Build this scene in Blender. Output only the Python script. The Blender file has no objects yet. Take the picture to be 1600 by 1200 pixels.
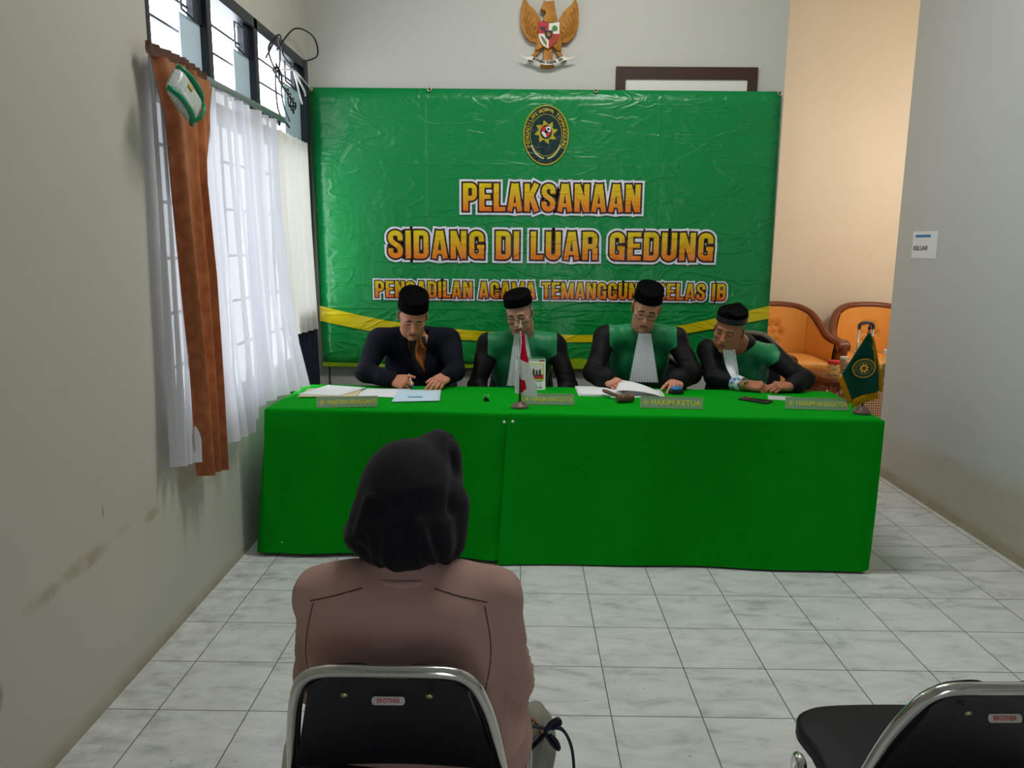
import bpy, bmesh, math, random
import numpy as np
from mathutils import Vector, Matrix
from mathutils.bvhtree import BVHTree
PI = math.pi
scene = bpy.context.scene
COL = scene.collection
random.seed(7)

# ------------------------------------------------------------------ camera
cam_data = bpy.data.cameras.new('camera')
cam_data.sensor_fit = 'HORIZONTAL'
cam_data.sensor_width = 36.0
cam_data.lens = 1204.7 / 1600 * 36.0
cam_data.clip_start = 0.02
cam = bpy.data.objects.new('camera', cam_data)
COL.objects.link(cam)
def cam_axes(yaw, pitch, roll):
    cy, sy = math.cos(yaw), math.sin(yaw)
    f = Vector((sy*math.cos(pitch), cy*math.cos(pitch), math.sin(pitch)))
    r = Vector((cy, -sy, 0)); u = r.cross(f)
    c, s = math.cos(roll), math.sin(roll)
    return c*r + s*u, -s*r + c*u, f
_r, _u, _f = cam_axes(-0.00929, -0.18048, 0.00862)
cam.matrix_world = Matrix(((_r.x, _u.x, -_f.x, -0.0155), (_r.y, _u.y, -_f.y, -2.3088),
                           (_r.z, _u.z, -_f.z, 1.5310), (0, 0, 0, 1)))
scene.camera = cam

# ------------------------------------------------------------------ view, sky and daylight
scene.view_settings.view_transform = 'Standard'
scene.view_settings.look = 'None'
scene.view_settings.gamma = 1.0
scene.view_settings.use_curve_mapping = False
scene.view_settings.exposure = -0.3
world = bpy.data.worlds.new('sky'); scene.world = world
world.use_nodes = True
_bg = world.node_tree.nodes['Background']
_bg.inputs[0].default_value = (0.86, 0.93, 1.0, 1)
_bg.inputs[1].default_value = 9.0

def area(name, loc, rot, sx, sy, power=0, color=(1, 1, 1), portal=False):
    l = bpy.data.lights.new(name, 'AREA'); l.shape = 'RECTANGLE'
    l.size, l.size_y = sx, sy
    l.energy = power; l.color = color
    if portal: l.cycles.is_portal = True
    o = bpy.data.objects.new(name, l); COL.objects.link(o)
    o.location = loc; o.rotation_euler = rot
    return o
# sky enters through the left windows and an added, unseen rear opening
area('window_daylight', (-1.62, 1.72, 1.63), (0, -PI/2, 0), 2.1, 2.2, portal=True)
area('rear_fill_daylight', (0.90, -6.9, 1.05), (PI/2, 0, 0), 0.7, 2.1, portal=True)
# warm hanging lamp of the sitting room behind the opening
_pl = bpy.data.lights.new('sitting_room_lamp', 'POINT'); _pl.energy = 62; _pl.color = (1.0, 0.90, 0.77); _pl.shadow_soft_size = .18
_po = bpy.data.objects.new('sitting_room_lamp', _pl); COL.objects.link(_po); _po.location = (3.7, 3.9, 2.35)
# overhead area light, unseen, added to brighten table top and floor
area('overhead_fill', (0.45, 1.15, 3.86), (0, 0, 0), 1.3, 0.35, 62, (1.0, 0.98, 0.94))

# ------------------------------------------------------------------ materials
def lin(c):
    if isinstance(c, str):
        c = [int(c[i:i+2], 16)/255 for i in (0, 2, 4)]
        c = [x/12.92 if x <= .04045 else ((x+.055)/1.055)**2.4 for x in c]
    return (c[0], c[1], c[2], 1)
class NT:
    def __init__(s, name):
        s.m = bpy.data.materials.new(name); s.m.use_nodes = True
        s.t = s.m.node_tree; s.p = s.t.nodes['Principled BSDF']
        s.out = s.t.nodes['Material Output']
        s._co = None
    def n(s, typ, **kw):
        x = s.t.nodes.new(typ)
        for k, v in kw.items(): setattr(x, k, v)
        return x
    def l(s, a, b): s.t.links.new(a, b)
    def co(s):
        if s._co is None: s._co = s.n('ShaderNodeTexCoord').outputs['Object']
        return s._co
    def math(s, op, a, b=None, clamp=False):
        x = s.n('ShaderNodeMath', operation=op, use_clamp=clamp)
        for i, v in enumerate((a, b)):
            if v is None: continue
            if isinstance(v, (int, float)): x.inputs[i].default_value = v
            else: s.l(v, x.inputs[i])
        return x.outputs[0]
    def map(s, scale=(1, 1, 1), rot=(0, 0, 0), loc=(0, 0, 0)):
        x = s.n('ShaderNodeMapping'); s.l(s.co(), x.inputs[0])
        x.inputs[1].default_value = loc; x.inputs[2].default_value = rot; x.inputs[3].default_value = scale
        return x.outputs[0]
    def noise(s, scale, detail=3, rough=.5, vec=None, dist=0):
        x = s.n('ShaderNodeTexNoise'); s.l(vec or s.co(), x.inputs['Vector'])
        x.inputs['Scale'].default_value = scale; x.inputs['Detail'].default_value = detail
        x.inputs['Roughness'].default_value = rough; x.inputs['Distortion'].default_value = dist
        return x.outputs[0]
    def ramp(s, fac, stops):
        x = s.n('ShaderNodeValToRGB'); s.l(fac, x.inputs[0]); e = x.color_ramp.elements
        while len(e) < len(stops): e.new(.5)
        for i, (p, c) in enumerate(stops):
            e[i].position = p; e[i].color = lin(c) if not isinstance(c, (int, float)) else (c, c, c, 1)
        return x.outputs[0]
    def mix(s, fac, a, b):
        x = s.n('ShaderNodeMix', data_type='RGBA')
        if isinstance(fac, (int, float)): x.inputs[0].default_value = fac
        else: s.l(fac, x.inputs[0])
        for i, v in ((6, a), (7, b)):
            if isinstance(v, (str, tuple, list)): x.inputs[i].default_value = lin(v)
            else: s.l(v, x.inputs[i])
        return x.outputs[2]
    def sep(s):
        x = s.n('ShaderNodeSeparateXYZ'); s.l(s.co(), x.inputs[0]); return x.outputs
    def bump(s, h, strength=.3, dist=.01):
        x = s.n('ShaderNodeBump'); x.inputs['Strength'].default_value = strength
        x.inputs['Distance'].default_value = dist; s.l(h, x.inputs['Height'])
        s.l(x.outputs[0], s.p.inputs['Normal'])
    def base(s, v):
        if isinstance(v, (str, tuple, list)): s.p.inputs['Base Color'].default_value = lin(v)
        else: s.l(v, s.p.inputs['Base Color'])
_M = {}
def mat(name, col, rough=.6, metal=0, var=.0, vscale=6, bump=0, bscale=200, spec=.5, sheen=0, coat=0, trans=0, ior=1.45, alpha=1):
    if name in _M: return _M[name]
    t = NT(name); p = t.p
    c = lin(col)
    if var:
        d = tuple(x*(1-var) for x in c[:3]); u = tuple(min(1, x*(1+var)) for x in c[:3])
        t.base(t.mix(t.noise(vscale), d, u))
    else: t.base(c[:3])
    p.inputs['Roughness'].default_value = rough; p.inputs['Metallic'].default_value = metal
    p.inputs['Specular IOR Level'].default_value = spec
    p.inputs['Sheen Weight'].default_value = sheen
    p.inputs['Coat Weight'].default_value = coat
    p.inputs['Transmission Weight'].default_value = trans; p.inputs['IOR'].default_value = ior
    p.inputs['Alpha'].default_value = alpha
    if bump: t.bump(t.noise(bscale, 2), bump, .002)
    _M[name] = t.m
    return t.m

# ------------------------------------------------------------------ geometry helpers
def merge(*gs):
    V, F = [], []
    for v, f in gs:
        o = len(V); V += [tuple(x) for x in v]; F += [tuple(i+o for i in q) for q in f]
    return V, F
def xf(g, loc=(0, 0, 0), rot=(0, 0, 0), sc=(1, 1, 1)):
    m = Matrix.LocRotScale(Vector(loc), Matrix.Identity(3) if not any(rot) else
        (Matrix.Rotation(rot[2], 3, 'Z') @ Matrix.Rotation(rot[1], 3, 'Y') @ Matrix.Rotation(rot[0], 3, 'X')), Vector(sc))
    return [tuple(m @ Vector(v)) for v in g[0]], g[1]
def xm(g, m): return [tuple(m @ Vector(v)) for v in g[0]], g[1]
def bm_geo(bm):
    bm.verts.index_update()
    g = [tuple(v.co) for v in bm.verts], [tuple(v.index for v in f.verts) for f in bm.faces]
    bm.free(); return g
def box(x0, x1, y0, y1, z0, z1, bev=0, seg=2):
    bm = bmesh.new(); bmesh.ops.create_cube(bm, size=1)
    for v in bm.verts:
        v.co = Vector(((x0+x1)/2+v.co.x*(x1-x0), (y0+y1)/2+v.co.y*(y1-y0), (z0+z1)/2+v.co.z*(z1-z0)))
    if bev: bmesh.ops.bevel(bm, geom=bm.edges[:], offset=bev, segments=seg, affect='EDGES', profile=.5)
    return bm_geo(bm)
def prism(poly, d0, d1, plane='xz', bev=0, seg=2):
    """polygon extruded along the third axis from d0 to d1"""
    bm = bmesh.new()
    P = (lambda a, b, d: (a, d, b)) if plane == 'xz' else ((lambda a, b, d: (a, b, d)) if plane == 'xy' else (lambda a, b, d: (d, a, b)))
    A = [bm.verts.new(P(a, b, d0)) for a, b in poly]; B = [bm.verts.new(P(a, b, d1)) for a, b in poly]
    n = len(poly); bm.faces.new(A); bm.faces.new(B[::-1])
    for i in range(n): bm.faces.new((A[i], B[i], B[(i+1) % n], A[(i+1) % n]))
    bmesh.ops.recalc_face_normals(bm, faces=bm.faces[:])
    if bev:
        front = [e for e in bm.edges if all(v in A for v in e.verts)]
        bmesh.ops.bevel(bm, geom=front, offset=bev, segments=seg, affect='EDGES', profile=.5, clamp_overlap=True)
    return bm_geo(bm)
def smoothline(pts, n=8, closed=False):
    P = [Vector(p) for p in pts]; out = []; m = len(P)
    for i in range(m if closed else m-1):
        if closed: a, b, c, d = P[(i-1) % m], P[i], P[(i+1) % m], P[(i+2) % m]
        else: a, b, c, d = P[max(i-1, 0)], P[i], P[i+1], P[min(i+2, m-1)]
        for k in range(n):
            t = k/n
            out.append(.5*((2*b)+(c-a)*t+(2*a-5*b+4*c-d)*t*t+(3*b-a-3*c+d)*t**3))
    if not closed: out.append(P[-1])
    return out
def tube(pts, r, n=8, closed=False, flat=1.0, up=None, caps=True):
    P = [Vector(p) for p in pts]; m = len(P)
    R = r if isinstance(r, (list, tuple)) else [r]*m
    T = []
    for i in range(m):
        a = P[(i-1) % m] if closed or i > 0 else P[i]; b = P[(i+1) % m] if closed or i < m-1 else P[i]
        T.append((b-a).normalized() if (b-a).length > 1e-9 else Vector((0, 0, 1)))
    u = Vector(up) if up else (Vector((0, 0, 1)) if abs(T[0].z) < .9 else Vector((1, 0, 0)))
    V, F = [], []
    for i in range(m):
        if up: u = Vector(up)
        u = (u - T[i]*u.dot(T[i]))
        u = u.normalized() if u.length > 1e-6 else T[i].orthogonal().normalized()
        w = T[i].cross(u)
        for k in range(n):
            a = 2*PI*k/n
            V.append(tuple(P[i] + u*math.cos(a)*R[i]*flat + w*math.sin(a)*R[i]))
    for i in range(m if closed else m-1):
        j = (i+1) % m
        for k in range(n): F.append((i*n+k, i*n+(k+1) % n, j*n+(k+1) % n, j*n+k))
    if not closed and caps: F += [tuple(range(n))[::-1], tuple(range((m-1)*n, m*n))]
    return V, F
def lathe(prof, n=24, c=(0, 0, 0), sx=1, sy=1):
    V, F = [], []
    for r, z in prof:
        for k in range(n): V.append((c[0]+sx*r*math.cos(2*PI*k/n), c[1]+sy*r*math.sin(2*PI*k/n), c[2]+z))
    m = len(prof)
    for i in range(m-1):
        for k in range(n): F.append((i*n+k, i*n+(k+1) % n, (i+1)*n+(k+1) % n, (i+1)*n+k))
    if prof[0][0] > 1e-5: F.append(tuple(range(n))[::-1])
    if prof[-1][0] > 1e-5: F.append(tuple(range((m-1)*n, m*n)))
    return V, F
def sheet(fn, nu, nv, thick=0):
    V = [tuple(fn(i/nu, j/nv)) for j in range(nv+1) for i in range(nu+1)]; W = nu+1
    F = [(j*W+i, j*W+i+1, (j+1)*W+i+1, (j+1)*W+i) for j in range(nv) for i in range(nu)]
    if not thick: return V, F
    bm = bmesh.new(); bv = [bm.verts.new(v) for v in V]
    for f in F: bm.faces.new([bv[i] for i in f])
    bm.normal_update(); nn = [v.normal.copy() for v in bv]; bm.free()
    N = len(V); V2 = V + [tuple(Vector(V[i])-nn[i]*thick) for i in range(N)]
    F2 = F + [tuple(i+N for i in f[::-1]) for f in F]
    ring = [i for i in range(W)] + [j*W+nu for j in range(1, nv+1)] + [nv*W+i for i in range(nu-1, -1, -1)] + [j*W for j in range(nv-1, 0, -1)]
    for a, b in zip(ring, ring[1:]+ring[:1]): F2.append((a, a+N, b+N, b))
    return V2, F2
def text_geo(body, size, loc, rot=(PI/2, 0, 0), ext=.0004, off=0, align='CENTER', sx=1, shear=0):
    cu = bpy.data.curves.new('text', 'FONT'); cu.body = body; cu.size = size; cu.extrude = ext; cu.offset = off
    cu.align_x = align; cu.align_y = 'CENTER'; cu.shear = shear; cu.resolution_u = 3
    o = bpy.data.objects.new('text', cu); COL.objects.link(o)
    o.location = loc; o.rotation_euler = rot; o.scale = (sx, 1, 1)
    bpy.context.view_layer.update()
    dg = bpy.context.evaluated_depsgraph_get(); me = o.evaluated_get(dg).to_mesh()
    M = o.matrix_world.copy()
    g = [tuple(M @ v.co) for v in me.vertices], [tuple(p.vertices) for p in me.polygons]
    o.evaluated_get(dg).to_mesh_clear()
    bpy.data.objects.remove(o); bpy.data.curves.remove(cu)
    return g

def link(name, g, m, parent=None, smooth=True, mats=None, midx=None, auto=None):
    """one mesh object; vertices are in the parent's frame"""
    me = bpy.data.meshes.new(name)
    v, f = g
    me.from_pydata([tuple(x) for x in v], [], [tuple(int(i) for i in q) for q in f]); 
    for x in (mats or [m]): me.materials.append(x)
    if midx is not None: me.polygons.foreach_set('material_index', np.asarray(midx, dtype=np.int32))
    if smooth: me.polygons.foreach_set('use_smooth', [True]*len(me.polygons))
    me.update()
    if smooth and auto is not None: me.set_sharp_from_angle(angle=math.radians(auto))
    o = bpy.data.objects.new(name, me); COL.objects.link(o)
    if parent is not None: o.parent = parent
    return o
def wpart(name, g, m, root, **kw):
    """part given in world coordinates, parented to a root placed by location and z rotation"""
    M = (Matrix.Translation(root.location) @ Matrix.Rotation(root.rotation_euler.z, 4, 'Z')).inverted()
    return link(name, xm(g, M), m, root, **kw)
def tag(o, label, cat, group=None, kind=None):
    o['label'] = label; o['category'] = cat
    if group: o['group'] = group
    if kind: o['kind'] = kind
    return o
def thing(name, label, cat, loc=(0, 0, 0), rz=0, group=None):
    o = bpy.data.objects.new(name, None); COL.objects.link(o)
    o.empty_display_size = .1
    o.location = loc; o.rotation_euler = (0, 0, rz)
    return tag(o, label, cat, group)
def solo(name, g, m, label, cat, group=None, origin=None, **kw):
    """a thing that is one mesh; given in world coordinates, origin moved to its base"""
    v = np.array(g[0]); c = origin or ((v[:, 0].min()+v[:, 0].max())/2, (v[:, 1].min()+v[:, 1].max())/2, v[:, 2].min())
    o = link(name, ([tuple(x) for x in v-np.array(c)], g[1]), m, **kw); o.location = [float(x) for x in c]
    return tag(o, label, cat, group)
def struct(name, g, m, parent=None, **kw):
    kw.setdefault('smooth', False)
    o = link(name, g, m, parent, **kw)
    if parent is None: o['kind'] = 'structure'
    return o
def dup(root, loc, rz, label):
    r = root.copy(); COL.objects.link(r); r.location = loc; r.rotation_euler = (0, 0, rz); r['label'] = label
    for ch in list(root.children):
        c = ch.copy(); COL.objects.link(c); c.parent = r
        for g in list(ch.children):
            d = g.copy(); COL.objects.link(d); d.parent = c
    return r

# ------------------------------------------------------------------ blended volumes -> one continuous surface
def axis(lo, hi, h, fine=()):
    x = lo; out = [x]
    while x < hi:
        s = h
        for a, b, hf in fine:
            if a <= x < b: s = min(s, hf)
        x += s; out.append(x)
    return np.array(out, dtype=np.float32)
class Blob:
    def __init__(s, xs, ys, zs):
        s.ax = [xs, ys, zs]; s.d = np.full((len(xs), len(ys), len(zs)), .08, np.float32); s.o = np.zeros(3); s.R = np.eye(3); s.sc = 1.0
    def frame(s, o=(0, 0, 0), R=None, sc=1.0): s.o = np.array(o, float); s.R = np.eye(3) if R is None else np.array(R); s.sc = sc
    def w(s, p): return s.o + s.R @ (np.array(p, float)*s.sc)
    def _sl(s, lo, hi, pad):
        sl = []
        for a, l, h in zip(s.ax, lo, hi):
            i = max(0, int(np.searchsorted(a, l-pad))-1); j = min(len(a), int(np.searchsorted(a, h+pad))+1)
            if j <= i: return None
            sl.append(slice(i, j))
        return tuple(sl)
    def _grid(s, sl):
        return np.meshgrid(*[a[q] for a, q in zip(s.ax, sl)], indexing='ij', sparse=True)
    def _put(s, sl, e, k, op):
        d = s.d[sl]
        if op == 'u':
            h = np.maximum(k-np.abs(d-e), 0)/max(k, 1e-6); s.d[sl] = np.minimum(d, e)-h*h*k*.25
        elif op == 's':
            h = np.maximum(k-np.abs(d+e), 0)/max(k, 1e-6); s.d[sl] = np.maximum(d, -e)+h*h*k*.25
        else:
            s.d[sl] = np.maximum(d, e)
    def ell(s, c, r, k=.02, rot=None, op='u'):
        c = s.w(c); r = np.array(r, float)*s.sc; k *= s.sc; R = s.R if rot is None else s.R @ np.array(rot)
        ext = np.abs(R) @ r
        sl = s._sl(c-ext, c+ext, k+.03)
        if sl is None: return
        X, Y, Z = s._grid(sl); X = X-c[0]; Y = Y-c[1]; Z = Z-c[2]
        q = [R[0, i]*X+R[1, i]*Y+R[2, i]*Z for i in range(3)]
        k0 = np.sqrt((q[0]/r[0])**2+(q[1]/r[1])**2+(q[2]/r[2])**2)
        k1 = np.sqrt((q[0]/r[0]**2)**2+(q[1]/r[1]**2)**2+(q[2]/r[2]**2)**2)
        s._put(sl, (k0*(k0-1)/np.maximum(k1, 1e-6)).astype(np.float32), k, op)
    def cap(s, a, b, ra, rb=None, k=.015, op='u', sq=None):
        a, b = s.w(a), s.w(b); rb = ra if rb is None else rb; ra *= s.sc; rb *= s.sc; k *= s.sc
        m = max(ra, rb); sl = s._sl(np.minimum(a, b)-m, np.maximum(a, b)+m, k+.03)
        if sl is None: return
        X, Y, Z = s._grid(sl); ab = b-a; L = max(ab @ ab, 1e-9)
        t = np.clip(((X-a[0])*ab[0]+(Y-a[1])*ab[1]+(Z-a[2])*ab[2])/L, 0, 1)
        e = np.sqrt((X-a[0]-t*ab[0])**2+(Y-a[1]-t*ab[1])**2+(Z-a[2]-t*ab[2])**2)-(ra+(rb-ra)*t)
        s._put(sl, e.astype(np.float32), k, op)
    def rbox(s, c, half, rad, k=.02, rot=None, op='u'):
        c = s.w(c); R = s.R if rot is None else s.R @ np.array(rot); half = np.array(half, float)
        ext = np.abs(R) @ half; sl = s._sl(c-ext, c+ext, k+.03)
        if sl is None: return
        X, Y, Z = s._grid(sl); X = X-c[0]; Y = Y-c[1]; Z = Z-c[2]
        q = [np.abs(R[0, i]*X+R[1, i]*Y+R[2, i]*Z)-(half[i]-rad) for i in range(3)]
        e = np.sqrt(sum(np.maximum(x, 0)**2 for x in q))+np.minimum(np.maximum(np.maximum(q[0], q[1]), q[2]), 0)-rad
        s._put(sl, e.astype(np.float32), k, op)
    def fn(s, f, op='s', k=.006):
        X, Y, Z = np.meshgrid(*s.ax, indexing='ij', sparse=True)
        s._put((slice(None),)*3, np.broadcast_to(f(X, Y, Z), s.d.shape).astype(np.float32), k, op)
    def mesh(s):
        d = s.d; sg = d < 0; nx, ny, nz = d.shape
        c = np.zeros((nx-1, ny-1, nz-1), np.int8)
        for i in (0, 1):
            for j in (0, 1):
                for k in (0, 1): c += sg[i:nx-1+i, j:ny-1+j, k:nz-1+k]
        act = (c > 0) & (c < 8); I = np.argwhere(act); n = len(I)
        idx = np.full(c.shape, -1, np.int32); idx[act] = np.arange(n)
        acc = np.zeros((n, 3)); cnt = np.zeros((n, 1))
        for ax in range(3):
            e = np.zeros(3, int); e[ax] = 1
            o1, o2 = [q for q in range(3) if q != ax]
            for i in (0, 1):
                for j in (0, 1):
                    a = np.zeros(3, int); a[o1] = i; a[o2] = j
                    A = I+a; B = A+e
                    da = d[A[:, 0], A[:, 1], A[:, 2]]; db = d[B[:, 0], B[:, 1], B[:, 2]]
                    m = (da < 0) != (db < 0); t = da[m]/(da[m]-db[m])
                    acc[m] += a+t[:, None]*e; cnt[m] += 1
        P = acc/np.maximum(cnt, 1)
        V = np.empty((n, 3))
        for ax in range(3):
            g = s.ax[ax]; V[:, ax] = g[I[:, ax]]+P[:, ax]*(g[I[:, ax]+1]-g[I[:, ax]])
        F = []
        for ax in range(3):
            o1, o2 = [(1, 2), (2, 0), (0, 1)][ax]
            sl0 = [slice(1, -1)]*3; sl1 = [slice(1, -1)]*3
            sl0[ax] = slice(0, -1); sl1[ax] = slice(1, None)
            a = sg[tuple(sl0)]; b = sg[tuple(sl1)]
            E = np.argwhere(a != b); inside = a[E[:, 0], E[:, 1], E[:, 2]]
            off = np.ones(3, int); off[ax] = 0; E = E+off
            def cell(u, v):
                q = E.copy(); q[:, o1] -= u; q[:, o2] -= v; return idx[q[:, 0], q[:, 1], q[:, 2]]
            Q = np.stack([cell(1, 1), cell(0, 1), cell(0, 0), cell(1, 0)], 1)
            Q[~inside] = Q[~inside][:, ::-1]; F.append(Q)
        F = np.concatenate(F); F = F[(F >= 0).all(1)]
        return V, F
def relax(V, F, it=2, lam=.5):
    E = np.concatenate([F[:, [0, 1]], F[:, [1, 2]], F[:, [2, 3]], F[:, [3, 0]]])
    for _ in range(it):
        s = np.zeros_like(V); c = np.zeros(len(V))
        for a, b in ((0, 1), (1, 0)):
            for ax in range(3): s[:, ax] += np.bincount(E[:, a], V[E[:, b], ax], len(V))
            c += np.bincount(E[:, a], minlength=len(V))
        V = V+(s/np.maximum(c, 1)[:, None]-V)*lam
    return V
def vnorm(V, F):
    n = np.cross(V[F[:, 2]]-V[F[:, 0]], V[F[:, 3]]-V[F[:, 1]]); N = np.zeros_like(V)
    for k in range(4):
        for ax in range(3): N[:, ax] += np.bincount(F[:, k], n[:, ax], len(V))
    return N/np.maximum(np.linalg.norm(N, axis=1), 1e-9)[:, None]
def keep(V, F, m):
    """the faces of mask m as their own mesh"""
    f = F[m]; u, inv = np.unique(f, return_inverse=True)
    return V[u], inv.reshape(f.shape)
# ------------------------------------------------------------------ the room
XL, XR, YB, ZC = -1.371, 2.451, 2.85, 3.9
Y0 = -6.8
def wall_mat(name, col, kind):
    t = NT(name); x, y, z = t.sep()[:3]
    c = t.mix(t.noise(1.3, 4, .55), tuple(q*.95 for q in lin(col)[:3]), tuple(min(1, q*1.04) for q in lin(col)[:3]))
    fine = t.noise(9, 5, .6)
    def spot(cy, cz, ry, rz, col, amt, hard=2.2):
        a = t.math('DIVIDE', t.math('SUBTRACT', y, cy), ry); b = t.math('DIVIDE', t.math('SUBTRACT', z, cz), rz)
        r = t.math('ADD', t.math('MULTIPLY', a, a), t.math('MULTIPLY', b, b))
        m = t.math('MULTIPLY', t.math('SUBTRACT', 1.0, r, True), t.math('MULTIPLY', t.math('SUBTRACT', fine, .30, True), hard, True), True)
        return t.mix(t.math('MULTIPLY', m, amt), c, col)
    if kind == 'left':
        for s in ((-.03, .535, .15, .035, '8f6f2c', .95), (-.27, .52, .11, .03, '94783c', .75), (.40, .53, .07, .028, '9a7c36', .8), (.75, .56, .18, .04, 'a08a55', .5),
                  (.95, .50, .14, .03, 'a08a55', .55), (.2, .55, .12, .02, 'a39360', .4)):
            c = spot(*s)
        for s in ((-.50, .43, .035, .05, '2c2c2a', .9, 3), (-.49, .36, .03, .06, '3a3a38', .7, 3), (.08, .66, .004, .03, '40403c', .8, 4)):
            c = spot(*s)
        # grime along the skirting
        g = t.math('MULTIPLY', t.math('SUBTRACT', 1.0, t.math('DIVIDE', z, .07), True), t.math('MULTIPLY', fine, 1.1))
        c = t.mix(g, c, '8c7a52')
    if kind == 'right':
        e = t.math('SUBTRACT', t.math('ADD', .36, t.math('MULTIPLY', t.math('SUBTRACT', 2.5, y), .06)), z)
        g = t.math('MULTIPLY', t.math('MULTIPLY', e, 9, True), .55)
        c = t.mix(t.math('MULTIPLY', g, t.math('ADD', fine, .3)), c, 'b2a888')
        g = t.math('MULTIPLY', t.math('SUBTRACT', 1.0, t.math('DIVIDE', z, .06), True), t.math('MULTIPLY', fine, 1.3))
        c = t.mix(g, c, '6e5f44')
        c = spot(1.95, .33, .12, .025, '8a8474', .5)
    t.base(c); t.p.inputs['Roughness'].default_value = .55; t.p.inputs['Specular IOR Level'].default_value = .3
    t.bump(t.noise(60, 4), .08, .004)
    return t.m
m_wl = wall_mat('white wall paint stained', 'c2bfb3', 'left')
m_wr = wall_mat('white wall paint damp', 'c4c6c3', 'right')
m_wb = wall_mat('white wall paint', 'c0bfb7', 'plain')
m_wf = wall_mat('cream wall paint', 'e6dccb', 'plain')

def floor_mat():
    t = NT('white ceramic tiles'); x, y, z = t.sep()[:3]
    def fr(v):
        f = t.math('FRACT', t.math('DIVIDE', v, .3)); return t.math('MINIMUM', f, t.math('SUBTRACT', 1.0, f))
    d = t.math('MINIMUM', fr(x), fr(y))
    g = t.math('LESS_THAN', d, .0062)
    cx = t.n('ShaderNodeCombineXYZ'); t.l(t.math('FLOOR', t.math('DIVIDE', x, .3)), cx.inputs[0]); t.l(t.math('FLOOR', t.math('DIVIDE', y, .3)), cx.inputs[1])
    wn = t.n('ShaderNodeTexWhiteNoise', noise_dimensions='3D'); t.l(cx.outputs[0], wn.inputs['Vector'])
    a = t.n('ShaderNodeVectorMath', operation='MULTIPLY_ADD'); t.l(wn.outputs['Color'], a.inputs[0]); a.inputs[1].default_value = (7, 7, 7); t.l(t.co(), a.inputs[2])
    st = t.n('ShaderNodeMapping'); t.l(a.outputs[0], st.inputs[0]); st.inputs[3].default_value = (.6, 1.5, 1); st.inputs[2].default_value = (0, 0, .5)
    n1 = t.noise(9, 6, .62, st.outputs[0], .6)
    c = t.ramp(n1, [(.28, 'b4b8b7'), (.44, 'd6dad9'), (.60, 'e3e6e5')])
    sp = t.math('GREATER_THAN', t.noise(38, 2, .5), .735)
    c = t.mix(t.math('MULTIPLY', sp, .35), c, '6e675c')
    dirt = t.math('MULTIPLY', t.math('SUBTRACT', 1.0, t.math('DIVIDE', t.math('SUBTRACT', x, XL), .5), True), t.math('MULTIPLY', t.math('SUBTRACT', t.noise(14, 5, .6), .42, True), 2.2, True))
    c = t.mix(t.math('MULTIPLY', dirt, .6), c, '857a66')
    c = t.mix(t.math('MULTIPLY', g, .92), c, '3f3d38')
    t.base(c)
    r = t.math('ADD', t.math('MULTIPLY', g, .5), t.math('ADD', .16, t.math('MULTIPLY', t.noise(20, 3), .12)))
    t.l(r, t.p.inputs['Roughness']); t.p.inputs['Specular IOR Level'].default_value = .5
    t.bump(t.math('SUBTRACT', 1.0, g), .25, .002)
    return t.m
struct('floor', box(-2.0, 5.0, Y0, 6.0, -.12, 0), floor_mat())
m_ceil = mat('white ceiling paint', 'dcdcd6', .8)
struct('ceiling', box(-1.6, 5.0, Y0, 6.0, ZC, ZC+.1), m_ceil)
WT = .16
WY0, WY1, WZ0, WZ1 = .64, 2.80, .76, 2.64
struct('wall_left', merge(box(XL-WT, XL, Y0, WY0, 0, ZC), box(XL-WT, XL, WY0, YB+.15, 0, WZ0), box(XL-WT, XL, WY0, YB+.15, WZ1, ZC), box(XL-WT, XL, WY1, YB+.15, WZ0, WZ1)), m_wl)
DX0, DX1, DZ = .576, 1.468, 2.632
struct('wall_back', box(XL, 1.645, YB, YB+.15, 0, ZC), m_wb)
struct('wall_right', box(XR, XR+.15, Y0, YB, 0, ZC), m_wr)
struct('wall_far', box(-1.4, 5.0, 5.55, 5.7, 0, ZC), m_wf)
struct('wall_far_left', box(.9, 1.0, YB+.15, 5.55, 0, ZC), m_wf)
struct('wall_far_right', box(4.85, 5.0, 2.6, 5.55, 0, ZC), m_wf)
struct('wall_far_front', box(XR+.15, 4.85, 2.6, 2.75, 0, ZC), m_wf)
# unseen rear wall; its opening is added and sized for fill light
struct('wall_rear', merge(box(XL-WT, .55, Y0-.15, Y0, 0, ZC), box(1.25, XR+.15, Y0-.15, Y0, 0, ZC), box(.55, 1.25, Y0-.15, Y0, 2.1, ZC)), m_wb)
m_strip = mat('beige skirting tile', 'a99e88', .35, var=.25, vscale=14)
struct('baseboard_right', box(XR-.012, XR, Y0, YB, 0, .055), m_strip)
m_dkwood = mat('dark brown door wood', '3a2418', .45, var=.3, vscale=9)
struct('door_1', merge(box(DX0, DX0+.062, YB-.02, YB+.01, 0, DZ), box(DX1-.062, DX1, YB-.02, YB+.01, 0, DZ), box(DX0+.062, DX1-.062, YB-.02, YB+.01, DZ-.075, DZ)), m_dkwood)
_d = bpy.data.objects['door_1']
link('door_panel', box(DX0+.062, DX1-.062, YB-.012, YB-.002, 0.02, DZ-.075), mat('white door panel', 'd9d8d0', .5), _d, smooth=False)

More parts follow.
